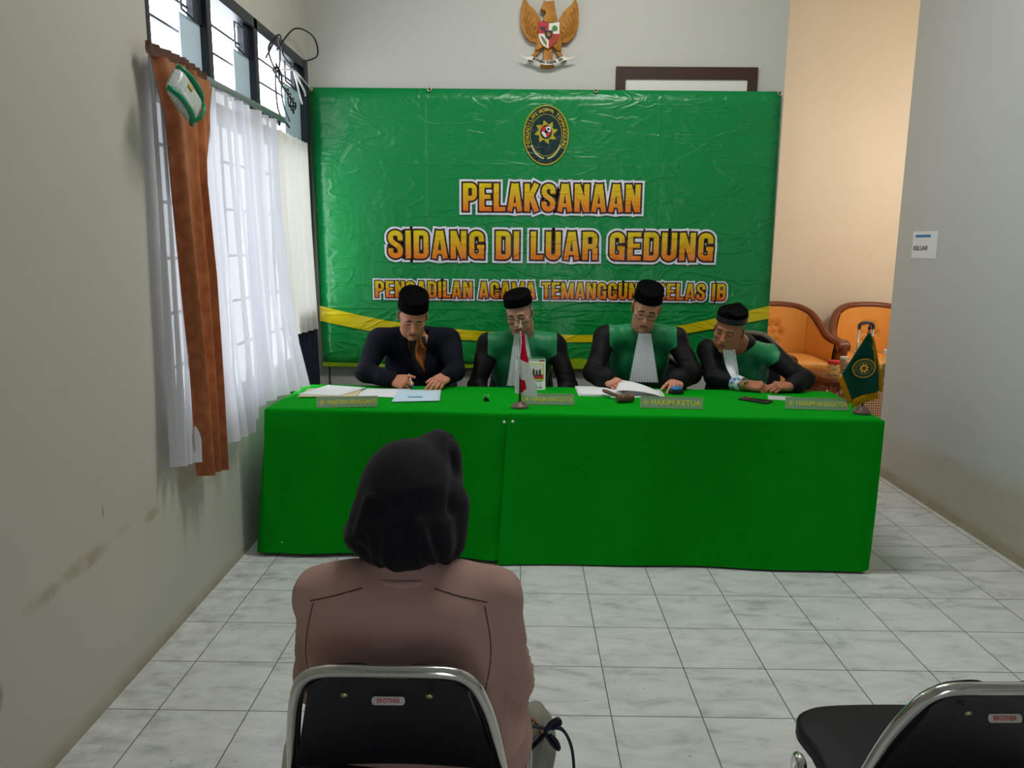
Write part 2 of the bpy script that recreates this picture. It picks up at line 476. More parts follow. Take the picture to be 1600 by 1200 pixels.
# ------------------------------------------------------------------ window wall
m_frame = mat('dark grey window frame paint', '272b33', .4, var=.15)
m_iron = mat('black iron bar paint', '2a2c36', .45)
m_glass = None
def glass_mat(name, col, rough, alpha):
    t = NT(name); t.base(col); t.p.inputs['Roughness'].default_value = rough
    tr = t.n('ShaderNodeBsdfTransparent'); tr.inputs[0].default_value = lin(col)
    mx = t.n('ShaderNodeMixShader'); mx.inputs[0].default_value = alpha
    t.l(tr.outputs[0], mx.inputs[1]); t.l(t.p.outputs[0], mx.inputs[2]); t.l(mx.outputs[0], t.out.inputs[0])
    return t.m
def cloth_mat(name, col, transl, alpha, weave=900, rough=.8):
    t = NT(name); t.base(col); t.p.inputs['Roughness'].default_value = rough; t.p.inputs['Specular IOR Level'].default_value = .1
    tl = t.n('ShaderNodeBsdfTranslucent'); tl.inputs[0].default_value = lin(col)
    m1 = t.n('ShaderNodeMixShader'); m1.inputs[0].default_value = transl
    t.l(t.p.outputs[0], m1.inputs[1]); t.l(tl.outputs[0], m1.inputs[2])
    if alpha < 1:
        tr = t.n('ShaderNodeBsdfTransparent'); m2 = t.n('ShaderNodeMixShader'); m2.inputs[0].default_value = alpha
        t.l(tr.outputs[0], m2.inputs[1]); t.l(m1.outputs[0], m2.inputs[2]); t.l(m2.outputs[0], t.out.inputs[0])
    else: t.l(m1.outputs[0], t.out.inputs[0])
    return t.m
m_pane = cloth_mat('pale blue frosted glass', 'c2d3dc', .11, .975, rough=.3)
XF0, XF1 = XL-.085, XL+.004
fy = [WY0, 1.205, 1.255, 1.812, 1.866, 2.725]
def win_frame():
    gs = [box(XF0, XF1, WY0, WY1, WZ1-.055, WZ1, .004), box(XF0, XF1, WY0, WY1, WZ0, WZ0+.05, .004),
          box(XF0, XF1, WY0, WY0+.03, WZ0, WZ1, .004), box(XF0, XF1+.004, 2.725, WY1, WZ0, WZ1, .004), box(XL-.001, XF1+.004, 2.725, WY1, .40, WZ0, .001),
          box(XF0, XF1, WY0, WY1, 2.065, 2.135, .004)]
    for a, b in ((1.205, 1.255), (1.812, 1.866)): gs.append(box(XF0, XF1, a, b, WZ0, WZ1, .004))
    return merge(*gs)
w = struct('window_1', win_frame(), m_frame)
lights = [(WY0+.03, 1.205), (1.255, 1.812), (1.866, 2.725)]
for a, b in lights:
    gs = []
    for z in (2.25, 2.37, 2.49): gs.append(box(XL-.06, XL-.050, a, b, z-.005, z+.005))
    link('upper_grille', merge(*gs), m_iron, w, smooth=False)
    link('glass_pane', box(XL-.036, XL-.030, a+(b-a)*.62, b, 2.14, 2.44), m_pane, w, smooth=False)
    # little sash stay above the pane
    y0 = a+(b-a)*.62
    link('sash_stay', merge(tube([(XL-.02, y0, 2.45), (XL-.02, y0, 2.56), (XL-.02, y0+(b-y0)*.55, 2.56), (XL-.02, y0+(b-y0)*.55, 2.44), (XL-.02, y0, 2.45)], .005, 6),
        box(XL-.04, XL-.02, y0+(b-y0)*.55, b, 2.44, WZ1-.055)), m_frame, w, smooth=False)
    gs = []
    k = int((b-a)/.14)
    for i in range(1, k): gs.append(box(XL-.06, XL-.050, a+(b-a)*i/k-.005, a+(b-a)*i/k+.005, WZ0+.05, 2.065))
    for z in (.80, 1.02, 1.24, 1.46, 1.68, 1.90): gs.append(box(XL-.064, XL-.054, a, b, z-.006, z+.006))
    link('lower_grille', merge(*gs), m_iron, w, smooth=False)

# curtain rail in front of the transom
m_rail = mat('grey aluminium rail', '8d9499', .4, .5)
t = thing('curtain_rail', 'grey metal curtain rail fixed across the window transom', 'curtain rail', (XL+.03, 1.40, 2.185))
wpart('rail_bar', box(XL+.016, XL+.05, .64, 2.13, 2.172, 2.205, .004), m_rail, t)
for y in (.70, 1.42, 2.10): wpart('bracket', box(XL+.004, XL+.03, y-.015, y+.015, 2.165, 2.215, .003), m_rail, t)
for i in range(9): wpart('glider', tube([(XL+.035, 1.62+i*.055, 2.172), (XL+.035, 1.62+i*.055, 2.150)], .008, 6), m_frame, t)

# ------------------------------------------------------------------ curtains
m_sheer = cloth_mat('white voile', 'd4d4da', .16, .955)
m_sheer2 = cloth_mat('cream voile', 'd8d6cf', .16, .965)
def lerp(a, b, t): return a+(b-a)*t
def poly(pts, t):
    t = min(max(t, 0), 1)*(len(pts)-1); i = min(int(t), len(pts)-2); f = t-i; f = f*f*(3-2*f)*.5+f*.5
    return Vector(pts[i]).lerp(Vector(pts[i+1]), f)
def curtain(rows, nf, amp0, amp1, nrm=(1, 0, 0), nu=90, nv=40, seed=0, jit=.35):
    """rows: polylines from the top to the bottom, u along each; folds along nrm"""
    rnd = random.Random(seed); ph = [rnd.uniform(0, 6.28) for _ in range(4)]
    N = Vector(nrm)
    def f(u, v):
        t = v*(len(rows)-1); i = min(int(t), len(rows)-2); q = t-i
        q2 = q*q*(3-2*q)*.6+q*.4
        p = poly(rows[i], u).lerp(poly(rows[i+1], u), q2)
        a = lerp(amp0, amp1, v)
        uu = u+.012*math.sin(5*v+ph[3]+u*7)
        s = math.sin(2*PI*nf*uu+ph[0])+jit*math.sin(2*PI*nf*.53*uu+ph[1]+1.3*v)+jit*.6*math.sin(2*PI*nf*1.9*uu+ph[2]-v)
        return p+N*(a*s)
    return sheet(f, nu, nv)
xc = XL+.045
# left narrow sheer beside the brown drape
tag(link('sheer_curtain', curtain([[(xc-.01, .57, 2.17), (xc-.01, .75, 2.17)], [(xc, .545, 1.6), (xc, .76, 1.6)], [(xc, .52, 1.1), (xc, .77, 1.1)], [(xc+.01, .475, .69), (xc+.02, .68, .655)]], 3.5, .010, .020, seed=3), m_sheer),
    'narrow white voile strip hanging at the near window edge beside the brown drape', 'curtain', 'voile curtains')
# main sheer blown in over the table corner
tag(link('sheer_curtain', curtain([
    [(xc+.005, .95, 2.165), (xc+.005, 1.4, 2.165), (xc+.005, 1.92, 2.16)],
    [(xc+.015, .93, 1.75), (xc+.015, 1.4, 1.75), (xc+.005, 1.93, 1.75)],
    [(xc+.03, .92, 1.25), (xc+.04, 1.38, 1.25), (xc+.03, 1.96, 1.25)],
    [(xc+.045, .91, .95), (xc+.06, 1.36, .95), (xc+.08, 1.90, .98)],
    [(xc+.04, .94, .66), (-1.29, 1.235, .63), (-1.268, 1.325, .752), (-1.22, 1.58, .755), (-1.165, 1.80, .762)]], 9, .016, .022, nu=200, nv=60, seed=5), m_sheer),
    'long white voile curtain blown inward onto the left table corner', 'curtain', 'voile curtains')
tag(link('sheer_curtain', curtain([
    [(xc-.008, 1.95, 2.125), (xc-.008, 2.58, 2.12)], [(xc, 1.96, 1.6), (xc, 2.58, 1.6)], [(xc+.01, 1.98, 1.01), (xc+.01, 2.59, .985)]], 10, .016, .024, nu=180, seed=9), m_sheer2),
    'short cream voile curtain with a frilled hem in the far window corner', 'curtain', 'voile curtains')
m_navy = mat('navy pleated cloth', '1b2238', .8, var=.3, vscale=12)
tag(link('pleated_curtain', curtain([[(xc-.02, 2.17, 1.10), (xc-.02, 2.71, 1.10)], [(xc-.015, 2.17, .57), (xc-.015, 2.71, .57)]], 11, .010, .012, nu=130, nv=10, jit=.1, seed=2), m_navy),
    'short dark navy pleated curtain below the cream voile in the window corner', 'curtain')
def drape_mat():
    t = NT('brown damask drape'); v = t.n('ShaderNodeTexVoronoi'); t.l(t.map((1, 1, .7)), v.inputs['Vector']); v.inputs['Scale'].default_value = 16
    c = t.ramp(v.outputs['Distance'], [(.1, 'a8663a'), (.45, '925229'), (.8, 'ae6c3e')])
    t.base(c); t.p.inputs['Roughness'].default_value = .55; t.p.inputs['Sheen Weight'].default_value = .3; t.p.inputs['Specular IOR Level'].default_value = .25
    tl = t.n('ShaderNodeBsdfTranslucent'); tl.inputs[0].default_value = lin('7a3f1c'); mx = t.n('ShaderNodeMixShader'); mx.inputs[0].default_value = .12
    t.l(t.p.outputs[0], mx.inputs[1]); t.l(tl.outputs[0], mx.inputs[2]); t.l(mx.outputs[0], t.out.inputs[0])
    return t.m
xd = XL+.075
dr = thing('drape', 'brown damask drape gathered at the left of the window', 'curtain', (xd, .79, .58))
wpart('drape_cloth', curtain([
    [(xd-.02, 0.535, 2.175), (xd, 0.785, 2.18), (xd-.01, 1.075, 2.165)],
    [(xd, 0.575, 1.98), (xd+.02, 0.815, 1.98), (xd-.01, 1.005, 1.98)],
    [(xd, 0.595, 1.75), (xd+.03, 0.785, 1.75), (xd, 0.865, 1.75)],
    [(xd, 0.625, 1.4), (xd+.035, 0.795, 1.4), (xd+.01, 0.885, 1.4)],
    [(xd, 0.665, 1.0), (xd+.03, 0.805, 1.0), (xd+.01, 0.895, 1.0)],
    [(xd+.01, 0.645, .60), (xd+.035, 0.785, .585), (xd+.01, 0.885, .57)]], 4.5, .012, .02, nu=120, nv=50, seed=11, jit=.5), drape_mat(), dr)
wpart('heading_tape', curtain([[(xd-.025, 0.525, 2.215), (xd-.005, 0.785, 2.215), (xd-.015, 1.015, 2.205)], [(xd-.025, 0.525, 2.172), (xd-.005, 0.785, 2.175), (xd-.015, 1.015, 2.17)]], 9, .006, .006, nu=90, nv=3), mat('brown heading tape', '5c3a2c', .8), dr)
# packet tucked in the drape
m_pk = NT('printed plastic packet'); _n = m_pk.noise(45, 4, .7, m_pk.map((1, 3, 1)))
m_pk.base(m_pk.ramp(_n, [(.35, '9fb0ad'), (.5, 'c9d0cc'), (.62, 'd5d8d2')])); m_pk.p.inputs['Roughness'].default_value = .25
m_pkg = mat('green packet trim', '0f8a5c', .3)
pk = thing('packet', 'white and green plastic packet tucked into the top of the brown drape', 'packet', (XL+.15, .57, 1.95))
R = Matrix.Translation((XL+.15, .57, 2.04)) @ Matrix.Rotation(math.radians(-10), 4, 'Z') @ Matrix.Rotation(math.radians(-38), 4, 'X')
def pillow(u, v, s, wy=.085, wz=.055, d=.030):
    a, b = u*2-1, v*2-1
    return Vector((s*d*max(0, (1-a**4)*(1-b**4))**.5, a*wy*(1-.03*b*b), b*wz*(1-.05*a*a)))
wpart('bag', xm(merge(sheet(lambda u, v: pillow(u, v, 1), 20, 16), (lambda g: (g[0], [q[::-1] for q in g[1]]))(sheet(lambda u, v: pillow(u, v, -1), 20, 16))), R), m_pk.m, pk)
for s in (-1, 1): wpart('trim', xm(tube([(.030-.03*abs(i/5-1)**2.5, -.085+.017*i, s*.052) for i in range(11)], .010, 8), R), m_pkg, pk)
wpart('trim', xm(tube([(.032-.03*abs(i/5-1)**3, .078, -.052+.0104*i) for i in range(11)], .007, 8), R), m_pkg, pk)
wpart('label', xm(box(.0318, .0335, -.035, -.008, .008, .022, .0006), R), mat('yellow print', 'd9a83a', .4), pk)

# tangle of black cable on the window bars
m_cable = mat('black cable', '1a1a1d', .45)
ct = thing('cable_tangle', 'tangle of black cable wound on the window bars near the far corner', 'cable', (XL+.03, 2.2, 2.3))
rnd = random.Random(4)
pts = smoothline([(XL+.02, 1.93, 2.47), (XL+.05, 2.05, 2.60), (XL+.03, 2.14, 2.50), (XL+.05, 2.0, 2.42), (XL+.03, 1.95, 2.52), (XL+.04, 2.12, 2.63), (XL+.03, 2.2, 2.55), (XL+.04, 2.3, 2.52)], 8)
wpart('cable', tube(pts, .005, 6), m_cable, ct)
wpart('cable', tube(smoothline([(XL+.03, 2.1, 2.55), (XL+.06, 2.35, 2.72), (XL+.10, 2.60, 2.74), (XL+.09, 2.72, 2.66), (XL+.02, 2.62, 2.60)], 8), .005, 6), m_cable, ct)
for k in range(4):
    pts = [(XL+.035+.016*math.sin(i*.9+k), 2.00+.036*i+.01*math.cos(k), 2.44-.014*i+.018*math.sin(i*1.4+k*1.6)) for i in range(12)]
    wpart('cable', tube(smoothline(pts, 4), .0055, 6), m_cable, ct)
wpart('cable', tube(smoothline([(XL+.03, 2.05, 2.42), (XL+.05, 1.98, 2.32), (XL+.04, 2.05, 2.22), (XL+.05, 2.2, 2.16)], 8), .005, 6), m_cable, ct)
wpart('cable', tube(smoothline([(XL+.03, 2.2, 2.40), (XL+.05, 2.08, 2.35), (XL+.05, 2.1, 2.27), (XL+.04, 2.24, 2.20)], 8), .004, 6), m_cable, ct)
# white string that ties the banner to the bars
m_string = mat('white string', 'd8d8d4', .8)
st = thing('string', 'white string tying the banner corner to the window bars', 'string', (XL+.03, 2.6, 2.45))
wpart('cord', tube(smoothline([(XL-.03, 2.35, 2.50), (XL+.02, 2.45, 2.515), (XL+.012, 2.70, 2.50), (-1.352, 2.812, 2.476)], 6), .0055, 6), m_string, st)
wpart('bow', merge(tube(smoothline([(XL+.02, 2.45, 2.51), (XL+.03, 2.50, 2.40), (XL+.04, 2.52, 2.34)], 5), .006, 6), tube(smoothline([(XL+.02, 2.47, 2.51), (XL+.04, 2.57, 2.43), (XL+.04, 2.60, 2.40)], 5), .006, 6)), m_string, st)
# thin lead on the back wall below the banner
solo('cable', tube(smoothline([(-1.305, 2.842, .74), (-1.30, 2.843, .5), (-1.31, 2.843, .3), (-1.29, 2.843, .02)], 5), .004, 6), m_cable, 'thin black lead running down the back wall below the banner corner', 'cable')
solo('window_catch', xf(lathe([(0, 0), (.014, 0), (.013, .012), (.007, .02), (0, .021)], 12), (XL+.006, 2.735, 1.0), (0, PI/2, 0)), m_rail, 'small grey catch on the window jamb beside the cream voile', 'catch')

# ------------------------------------------------------------------ KELUAR notice on the right wall
m_paper = mat('white paper', 'e6e8ea', .7)
nt = thing('notice', 'white paper exit notice with a blue bar taped to the right wall', 'notice', (XR, 2.50, 1.46))
def rw(y0, y1, z0, z1, x): return box(XR-x, XR-x+.0006, y0, y1, z0, z1)
wpart('sheet', box(XR-.0022, XR-.0006, 2.355, 2.645, 1.462, 1.625), m_paper, nt, smooth=False)
wpart('blue_bar', rw(2.435, 2.615, 1.588, 1.604, .0028), mat('blue print', '2f7fb5', .6), nt, smooth=False)
wpart('lettering', text_geo('KELUAR', .038, (XR-.003, 2.545, 1.522), (PI/2, 0, -PI/2), .0003, .0005, 'CENTER', 1.25, .2), mat('black print', '202024', .6), nt, smooth=False)
# ------------------------------------------------------------------ banner
YP = YB-.030
def vinyl(name, colour=None):
    """printed vinyl: creases are bumps in world space, shared by every print on it"""
    t = NT(name); x, y, z = t.sep()[:3]; z = t.math('ADD', z, .712); x = t.math('ADD', x, .137)
    if colour == 'ground':
        g = t.ramp(t.math('ADD', t.math('MULTIPLY', t.math('SUBTRACT', z, .7), .54), t.math('MULTIPLY', t.noise(2.2, 3), .10)),
            [(.0, '2c8a34'), (.16, '0b8a3c'), (.35, '04843f'), (1.0, '048040')])
        t.base(g)
    elif colour == 'fire1': t.base(t.ramp(t.math('DIVIDE', t.math('SUBTRACT', z, 1.735), .175), [(0, 'df6c12'), (.3, 'dd8f10'), (.75, 'd8b40a'), (1, 'd6c00a')]))
    elif colour == 'fire2': t.base(t.ramp(t.math('DIVIDE', t.math('SUBTRACT', z, 1.428), .18), [(0, 'df6c12'), (.3, 'dd8f10'), (.75, 'd8b40a'), (1, 'd6c00a')]))
    elif colour == 'fire3': t.base(t.ramp(t.math('DIVIDE', t.math('SUBTRACT', z, 1.172), .106), [(0, 'da5c10'), (.35, 'd9880e'), (.75, 'd4b00a'), (1, 'd2bc0a')]))
    else: t.base(colour)
    t.p.inputs['Roughness'].default_value = .30; t.p.inputs['Specular IOR Level'].default_value = .45
    a = t.noise(3.2, 4, .55, t.map((1, 1, .75), (0, .5, 0)), 1.6)
    b = t.math('ABSOLUTE', t.math('SUBTRACT', t.noise(4.5, 2, .5, t.map((.7, 1, 1.6), (0, -.6, 0)), .8), .5))
    b = t.math('MULTIPLY', t.math('SUBTRACT', .06, b, True), 5.0)
    def crease(v, c, w):
        q = t.math('ABSOLUTE', t.math('SUBTRACT', v, c)); return t.math('SUBTRACT', 1.0, t.math('DIVIDE', q, w), True)
    h = t.math('ADD', t.math('MULTIPLY', a, 1.6), b)
    for v, c in ((x, -.62), (x, .12), (x, .86), (z, 2.03), (z, 1.58), (z, 1.10)):
        h = t.math('ADD', h, t.math('MULTIPLY', crease(v, c, .012), .18))
    t.bump(h, .30, .03)
    return t.m
bn = thing('banner', 'large green vinyl court banner with yellow lettering hung on the back wall', 'banner', (.137, YP, .712))
BX = [(-1.366, 2.492), (1.620, 2.486), (1.636, .70), (-1.338, .70)]
def bpt(u, v):
    tl, tr, br, bl = BX
    x = lerp(lerp(tl[0], tr[0], u), lerp(bl[0], br[0], u), v); z = lerp(lerp(tl[1], tr[1], u), lerp(bl[1], br[1], u), v)
    return Vector((x, YP+.006*math.sin(u*9)*v*v*(1-min(1, abs(u-.5)*2)) , z))
wpart('cloth', sheet(bpt, 40, 24, .0012), vinyl('green printed vinyl', 'ground'), bn)
def fpoly(pts, y): return [(x, y, z) for x, z in pts], [tuple(range(len(pts)))]
def band(top, bot, y, n=40):
    a = smoothline([(x, y, z) for x, z in top], 10); b = smoothline([(x, y, z) for x, z in bot], 10)
    V = [tuple(p) for p in a]+[tuple(p) for p in b]; m = len(a)
    return V, [(i, i+1, m+i+1, m+i) for i in range(m-1)]
y1 = YP-.0085
m_yel = vinyl('yellow printed vinyl', 'd6c20a')
wpart('swoosh', band([(-1.347, 1.112), (-.9, 1.018), (-.35, .958), (.25, .934), (.75, .952), (1.2, 1.035), (1.633, 1.140)],
    [(-1.349, 1.012), (-.9, .930), (-.35, .892), (.25, .884), (.75, .898), (1.2, .970), (1.634, 1.055)], y1), m_yel, bn)
wpart('swoosh', merge(band([(.20, .72), (.30, .765), (.40, .775), (.50, .755), (.60, .705)], [(.20, .704), (.30, .704), (.40, .704), (.50, .704), (.60, .703)], y1),
    band([(-1.339, .735), (-.9, .725), (-.4, .728), (.2, .722)], [(-1.339, .704), (-.9, .704), (-.4, .704), (.2, .704)], y1)), vinyl('olive printed vinyl', '8fae1e'), bn)

# heavy condensed capitals drawn as thick strokes on a unit-high grid
def arc(cx, cz, rx, rz, a0, a1, n=7): return [(cx+rx*math.cos(math.radians(a0+(a1-a0)*i/n)), cz+rz*math.sin(math.radians(a0+(a1-a0)*i/n))) for i in range(n+1)]
def bowl(z0, z1, xr=.405): return [(.1, z1)]+[(.24, z1)]+arc(.29, z1-.13, xr-.29, .13, 90, 0)+arc(.29, z0+.13, xr-.29, .13, 0, -90)+[(.24, z0), (.1, z0)]
def cup(zt): return [(.1, zt)]+arc(.25, .235, .15, .15, 180, 360, 10)
S_, H_ = .195, .155
ST = lambda x: ([(x, 0), (x, 1)], S_)
GL = {
 'P': (.51, [ST(.1), (bowl(.46, .915), .18)]), 'E': (.45, [ST(.1), ([(.1, .922), (.43, .922)], H_), ([(.1, .52), (.40, .52)], H_), ([(.1, .078), (.44, .078)], H_)]),
 'L': (.42, [ST(.1), ([(.1, .08), (.41, .08)], .16)]), 'A': (.54, [([(.095, 0), (.235, 1)], .18), ([(.445, 0), (.305, 1)], .18), ([(.15, .235), (.39, .235)], .14), ([(.235, .93), (.305, .93)], .14)]),
 'K': (.54, [ST(.1), ([(.16, .40), (.43, 1)], .19), ([(.22, .62), (.44, 0)], .19)]),
 'S': (.50, [([(.40, .64), (.40, .76)]+arc(.25, .77, .15, .14, 0, 180, 10)+[(.1, .68), (.13, .61), (.2, .55), (.3, .47), (.37, .40), (.40, .32), (.40, .24)]+arc(.25, .23, .15, .14, 0, -180, 10)+[(.1, .36)], .185)]),
 'N': (.53, [ST(.1), ST(.43), ([(.12, .98), (.41, .02)], .17)]), 'I': (.20, [ST(.1)]),
 'D': (.51, [ST(.1), (bowl(.085, .915), .185)]),
 'G': (.51, [([(.40, .62), (.40, .76)]+arc(.25, .765, .15, .14, 0, 180, 10)+arc(.25, .235, .15, .14, 180, 360, 10)+[(.40, .44)], .19), ([(.27, .435), (.495, .435)], .14), ([(.425, 0), (.425, .30)], .14)]),
 'U': (.50, [(cup(1)+[(.40, 1)], .195)]), 'R': (.52, [ST(.1), (bowl(.48, .915), .18), ([(.405, .44), (.415, 0)], .19)]),
 'M': (.70, [ST(.1), ST(.6), ([(.13, .98), (.33, .04)], .15), ([(.57, .98), (.37, .04)], .15)]),
 'T': (.45, [([(.225, 0), (.225, 1)], S_), ([(.0, .92), (.45, .92)], .16)]),
 'B': (.51, [ST(.1), (bowl(.50, .92), .17), (bowl(.08, .53, .41), .18)]), ' ': (.22, [])}
def stroke(pts, w, e, ex=0):
    P = [Vector((a, b)) for a, b in pts]; Q = [P[0]]
    for p in P[1:]:
        if (p-Q[-1]).length > 1e-4: Q.append(p)
    P = Q; h = w/2+e
    d0 = (P[1]-P[0]).normalized(); d1 = (P[-1]-P[-2]).normalized()
    P[0] = P[0]-d0*e; P[-1] = P[-1]+d1*e
    L, Rr = [], []
    for i, p in enumerate(P):
        a = (p-P[i-1]).normalized() if i else None; b = (P[i+1]-p).normalized() if i < len(P)-1 else None
        a = a or b; b = b or a
        t = (a+b).normalized(); nn = Vector((-t.y, t.x)); k = h/max(.5, nn.dot(Vector((-a.y, a.x))))
        L.append(p+nn*k); Rr.append(p-nn*k)
    return L, Rr
def word_geo(s, x0, x1, z0, z1, grow, y, aspect_gap=.055):
    H = z1-z0; tot = sum(GL[c][0]+aspect_gap for c in s)-aspect_gap; k = (x1-x0)/tot; V, F = [], []; cx = 0
    for c in s:
        w, strokes = GL[c]
        for si, (pts, sw) in enumerate(strokes):
            L, Rr = stroke([(a*k/H, b) for a, b in pts], sw*min(1, k/H), grow/H)
            o = len(V); n = len(L)
            yy = y-.00012*si-.00006*(len(V) % 4)
            V += [(x0+cx*k+p.x*H, yy, z0+p.y*H) for p in L]+[(x0+cx*k+p.x*H, yy, z0+p.y*H) for p in Rr]
            F += [(o+i, o+i+1, o+n+i+1, o+n+i)[::-1] for i in range(n-1)]
        cx += w+aspect_gap
    return V, F
m_wv, m_bv = vinyl('white printed vinyl', 'dcdcea'), vinyl('maroon printed vinyl', '2a0d08')
for s, x0, x1, z0, z1, ow, ob, fire in (('PELAKSANAAN', -.392, .757, 1.735, 1.910, .024, .011, 'fire1'), ('SIDANG DI LUAR GEDUNG', -.886, 1.246, 1.428, 1.608, .024, .011, 'fire2'),
        ('PENGADILAN AGAMA TEMANGGUNG KELAS IB', -.975, 1.342, 1.172, 1.280, .016, .007, 'fire3')):
    wpart('letter_outline', word_geo(s, x0, x1, z0, z1, ow, y1-.0008), m_wv, bn, smooth=False)
    wpart('letter_edge', word_geo(s, x0, x1, z0, z1, ob, y1-.0016), m_bv, bn, smooth=False)
    wpart('lettering', word_geo(s, x0, x1, z0, z1, 0, y1-.0024), vinyl('orange gradient print '+fire, fire), bn, smooth=False)
# printed court seal
def disc(cx, cz, rx, rz, y, n=48): return fpoly([(cx+rx*math.cos(2*PI*i/n), cz+rz*math.sin(2*PI*i/n)) for i in range(n)][::-1], y)
def ring(cx, cz, rx, rz, w, y, n=64):
    V = []
    for q in (0, w): V += [(cx+(rx-q)*math.cos(2*PI*i/n), y, cz+(rz-q)*math.sin(2*PI*i/n)) for i in range(n)]
    return V, [(i, n+i, n+(i+1) % n, (i+1) % n)[::-1] for i in range(n)]
def shield_pts(cx, cz, w, h): return [(cx-w, cz+h), (cx+w, cz+h), (cx+w, cz), (cx+w*.86, cz-h*.45), (cx+w*.5, cz-h*.85), (cx, cz-h*1.1), (cx-w*.5, cz-h*.85), (cx-w*.86, cz-h*.45), (cx-w, cz)]
def sun_pts(cx, cz, r, n=8, tw=.32):
    p = []
    for i in range(n):
        a = 2*PI*i/n+PI/2+.12
        for da, q in ((-.34, .66), (-.14, .80), (.10, 1.0), (.20, .80), (.30, .66)): p.append((cx+r*q*math.cos(a+da), cz+r*q*math.sin(a+da)))
    return p
def seal(cx, cz, rx, rz, yy, root, mats, small=False):
    """oval court seal facing -Y"""
    dk, gold, cream, red, wht, blk = mats
    wpart('seal_disc', merge(disc(cx, cz, rx, rz, yy)), dk, root, smooth=False)
    g = [ring(cx, cz, rx, rz, rx*.05, yy-.0006), ring(cx, cz, rx*.70, rz*.70, rx*.02, yy-.0006)]
    txt = 'PENGADILAN AGAMA TEMANGGUNG'
    for i, ch in enumerate(txt):
        if ch == ' ': continue
        a = math.radians(207-234*i/(len(txt)-1)); tx, tz = cx+rx*.82*math.cos(a), cz+rz*.82*math.sin(a)
        g.append(xm(text_geo(ch, rx*.24, (0, 0, 0), (PI/2, 0, 0), .0001, .0006 if not small else .0004), Matrix.Translation((tx, yy-.0008, tz)) @ Matrix.Rotation(PI/2-math.atan2(math.sin(a)*rx, math.cos(a)*rz), 4, 'Y')))
    wpart('seal_lettering', merge(*g), gold, root, smooth=False)
    wpart('seal_sun', merge(fpoly(sun_pts(cx, cz+rz*.10, rx*.52)[::-1], yy-.0006)), gold, root, smooth=False)
    wpart('seal_center', merge(disc(cx, cz+rz*.10, rx*.26, rx*.30, yy-.0010)), dk, root, smooth=False)
    c, d, w, h = cx, cz+rz*.11, rx*.20, rx*.22
    P = shield_pts(c, d, w, h)
    def clip(x0, x1, z0, z1): return [(min(max(a, x0), x1), min(max(b, z0), z1)) for a, b in P]
    def quad(left, top): return fpoly(clip(c-9 if left else c, c if left else c+9, d if top else d-9, d+9 if top else d)[::-1], yy-.0014)
    wpart('seal_shield', merge(quad(1, 1), quad(0, 0)), red, root, smooth=False)
    wpart('seal_shield', merge(quad(0, 1), quad(1, 0)), wht, root, smooth=False)
    wpart('seal_shield', merge(disc(c, d, w*.35, h*.35, yy-.0018), disc(c+w*.5, d+h*.5, w*.25, h*.25, yy-.0018)), blk, root, smooth=False)
    g = []
    for i in range(22):
        if i in (10, 11): continue
        a = math.radians(208+124*i/21); g.append(disc(cx+rx*.70*math.cos(a), cz+rz*.78*math.sin(a), rx*.045, rz*.03, yy-.0008, 8))
    wpart('seal_chain', merge(*g), cream, root, smooth=False)
seal(.140, 2.211, .145, .184, y1-.0005, bn, (vinyl('dark green print', '0c2e2c'), vinyl('gold print', 'b3a018'), vinyl('cream print', 'cfc88a'), vinyl('red print', 'c03038'), m_wv, vinyl('black print vinyl', '101014')))
m_brass = mat('brass eyelet', 'b9b08a', .35, .8)
for x, z in ((-1.352, 2.478), (1.605, 2.474), (-.60, 2.482), (.45, 2.482)):
    wpart('eyelet', tube([(x+.011*math.cos(a*PI/6), y1-.001, z+.011*math.sin(a*PI/6)) for a in range(12)], .004, 6, True), m_brass, bn)

# ------------------------------------------------------------------ carved eagle on the back wall
def gp(pts): return [(-.031+(a/10+780-813)*.00399, 2.833-(b/10-50)*.00375) for a, b in pts]
def ground(pts): return [(p.x, p.z) for p in smoothline([(a, 0, b) for a, b in pts], 4, True)]
t_ = NT('carved golden wood'); t_.base(t_.ramp(t_.noise(30, 3), [(.3, '96610f'), (.7, 'b5780f')])); t_.p.inputs['Roughness'].default_value = .45; t_.p.inputs['Metallic'].default_value = .15
_w = t_.n('ShaderNodeTexWave'); t_.l(t_.map((1, 1, 1), (0, .5, 0)), _w.inputs['Vector']); _w.inputs['Scale'].default_value = 28; _w.inputs['Distortion'].default_value = 2
t_.bump(_w.outputs['Fac'], .5, .004); m_gold = t_.m
eg = thing('eagle_emblem', 'carved golden eagle emblem with red and white shield high on the back wall', 'emblem', (.15, YB, 2.61))
yb = YB-.002
def relief(pts, d, bev=.008, rnd=True): return prism(ground(gp(pts)) if rnd else gp(pts), yb-d, yb, 'xz', bev, 3)
LW = [(395, -30), (360, 60), (340, 150), (333, 280), (345, 420), (390, 540), (480, 650), (575, 672), (640, 640), (660, 480), (655, 350), (640, 300), (600, 230), (540, 150), (460, 80), (415, 10)]
wpart('wing', relief(LW, .030), m_gold, eg, auto=40)
wpart('wing', relief([(1575-a+0, b+8) for a, b in LW][::-1], .030), m_gold, eg, auto=40)
for s in (0, 1):
    gs = []
    for k in range(6):
        q = [(420+k*38, 130+k*75), (390+k*36, 330+k*40), (440+k*34, 540+k*18)]
        q = [(1575-a if s else a, b) for a, b in q]
        gs.append(tube(smoothline([(x, yb-.031, z) for x, z in gp(q)], 5), .004, 5))
    wpart('feather', merge(*gs), m_gold, eg)
wpart('body', relief([(690, 330), (900, 330), (960, 480), (985, 640), (970, 800), (900, 790), (850, 745), (780, 780), (700, 745), (640, 790), (570, 800), (590, 640), (620, 480)], .036), m_gold, eg, auto=40)
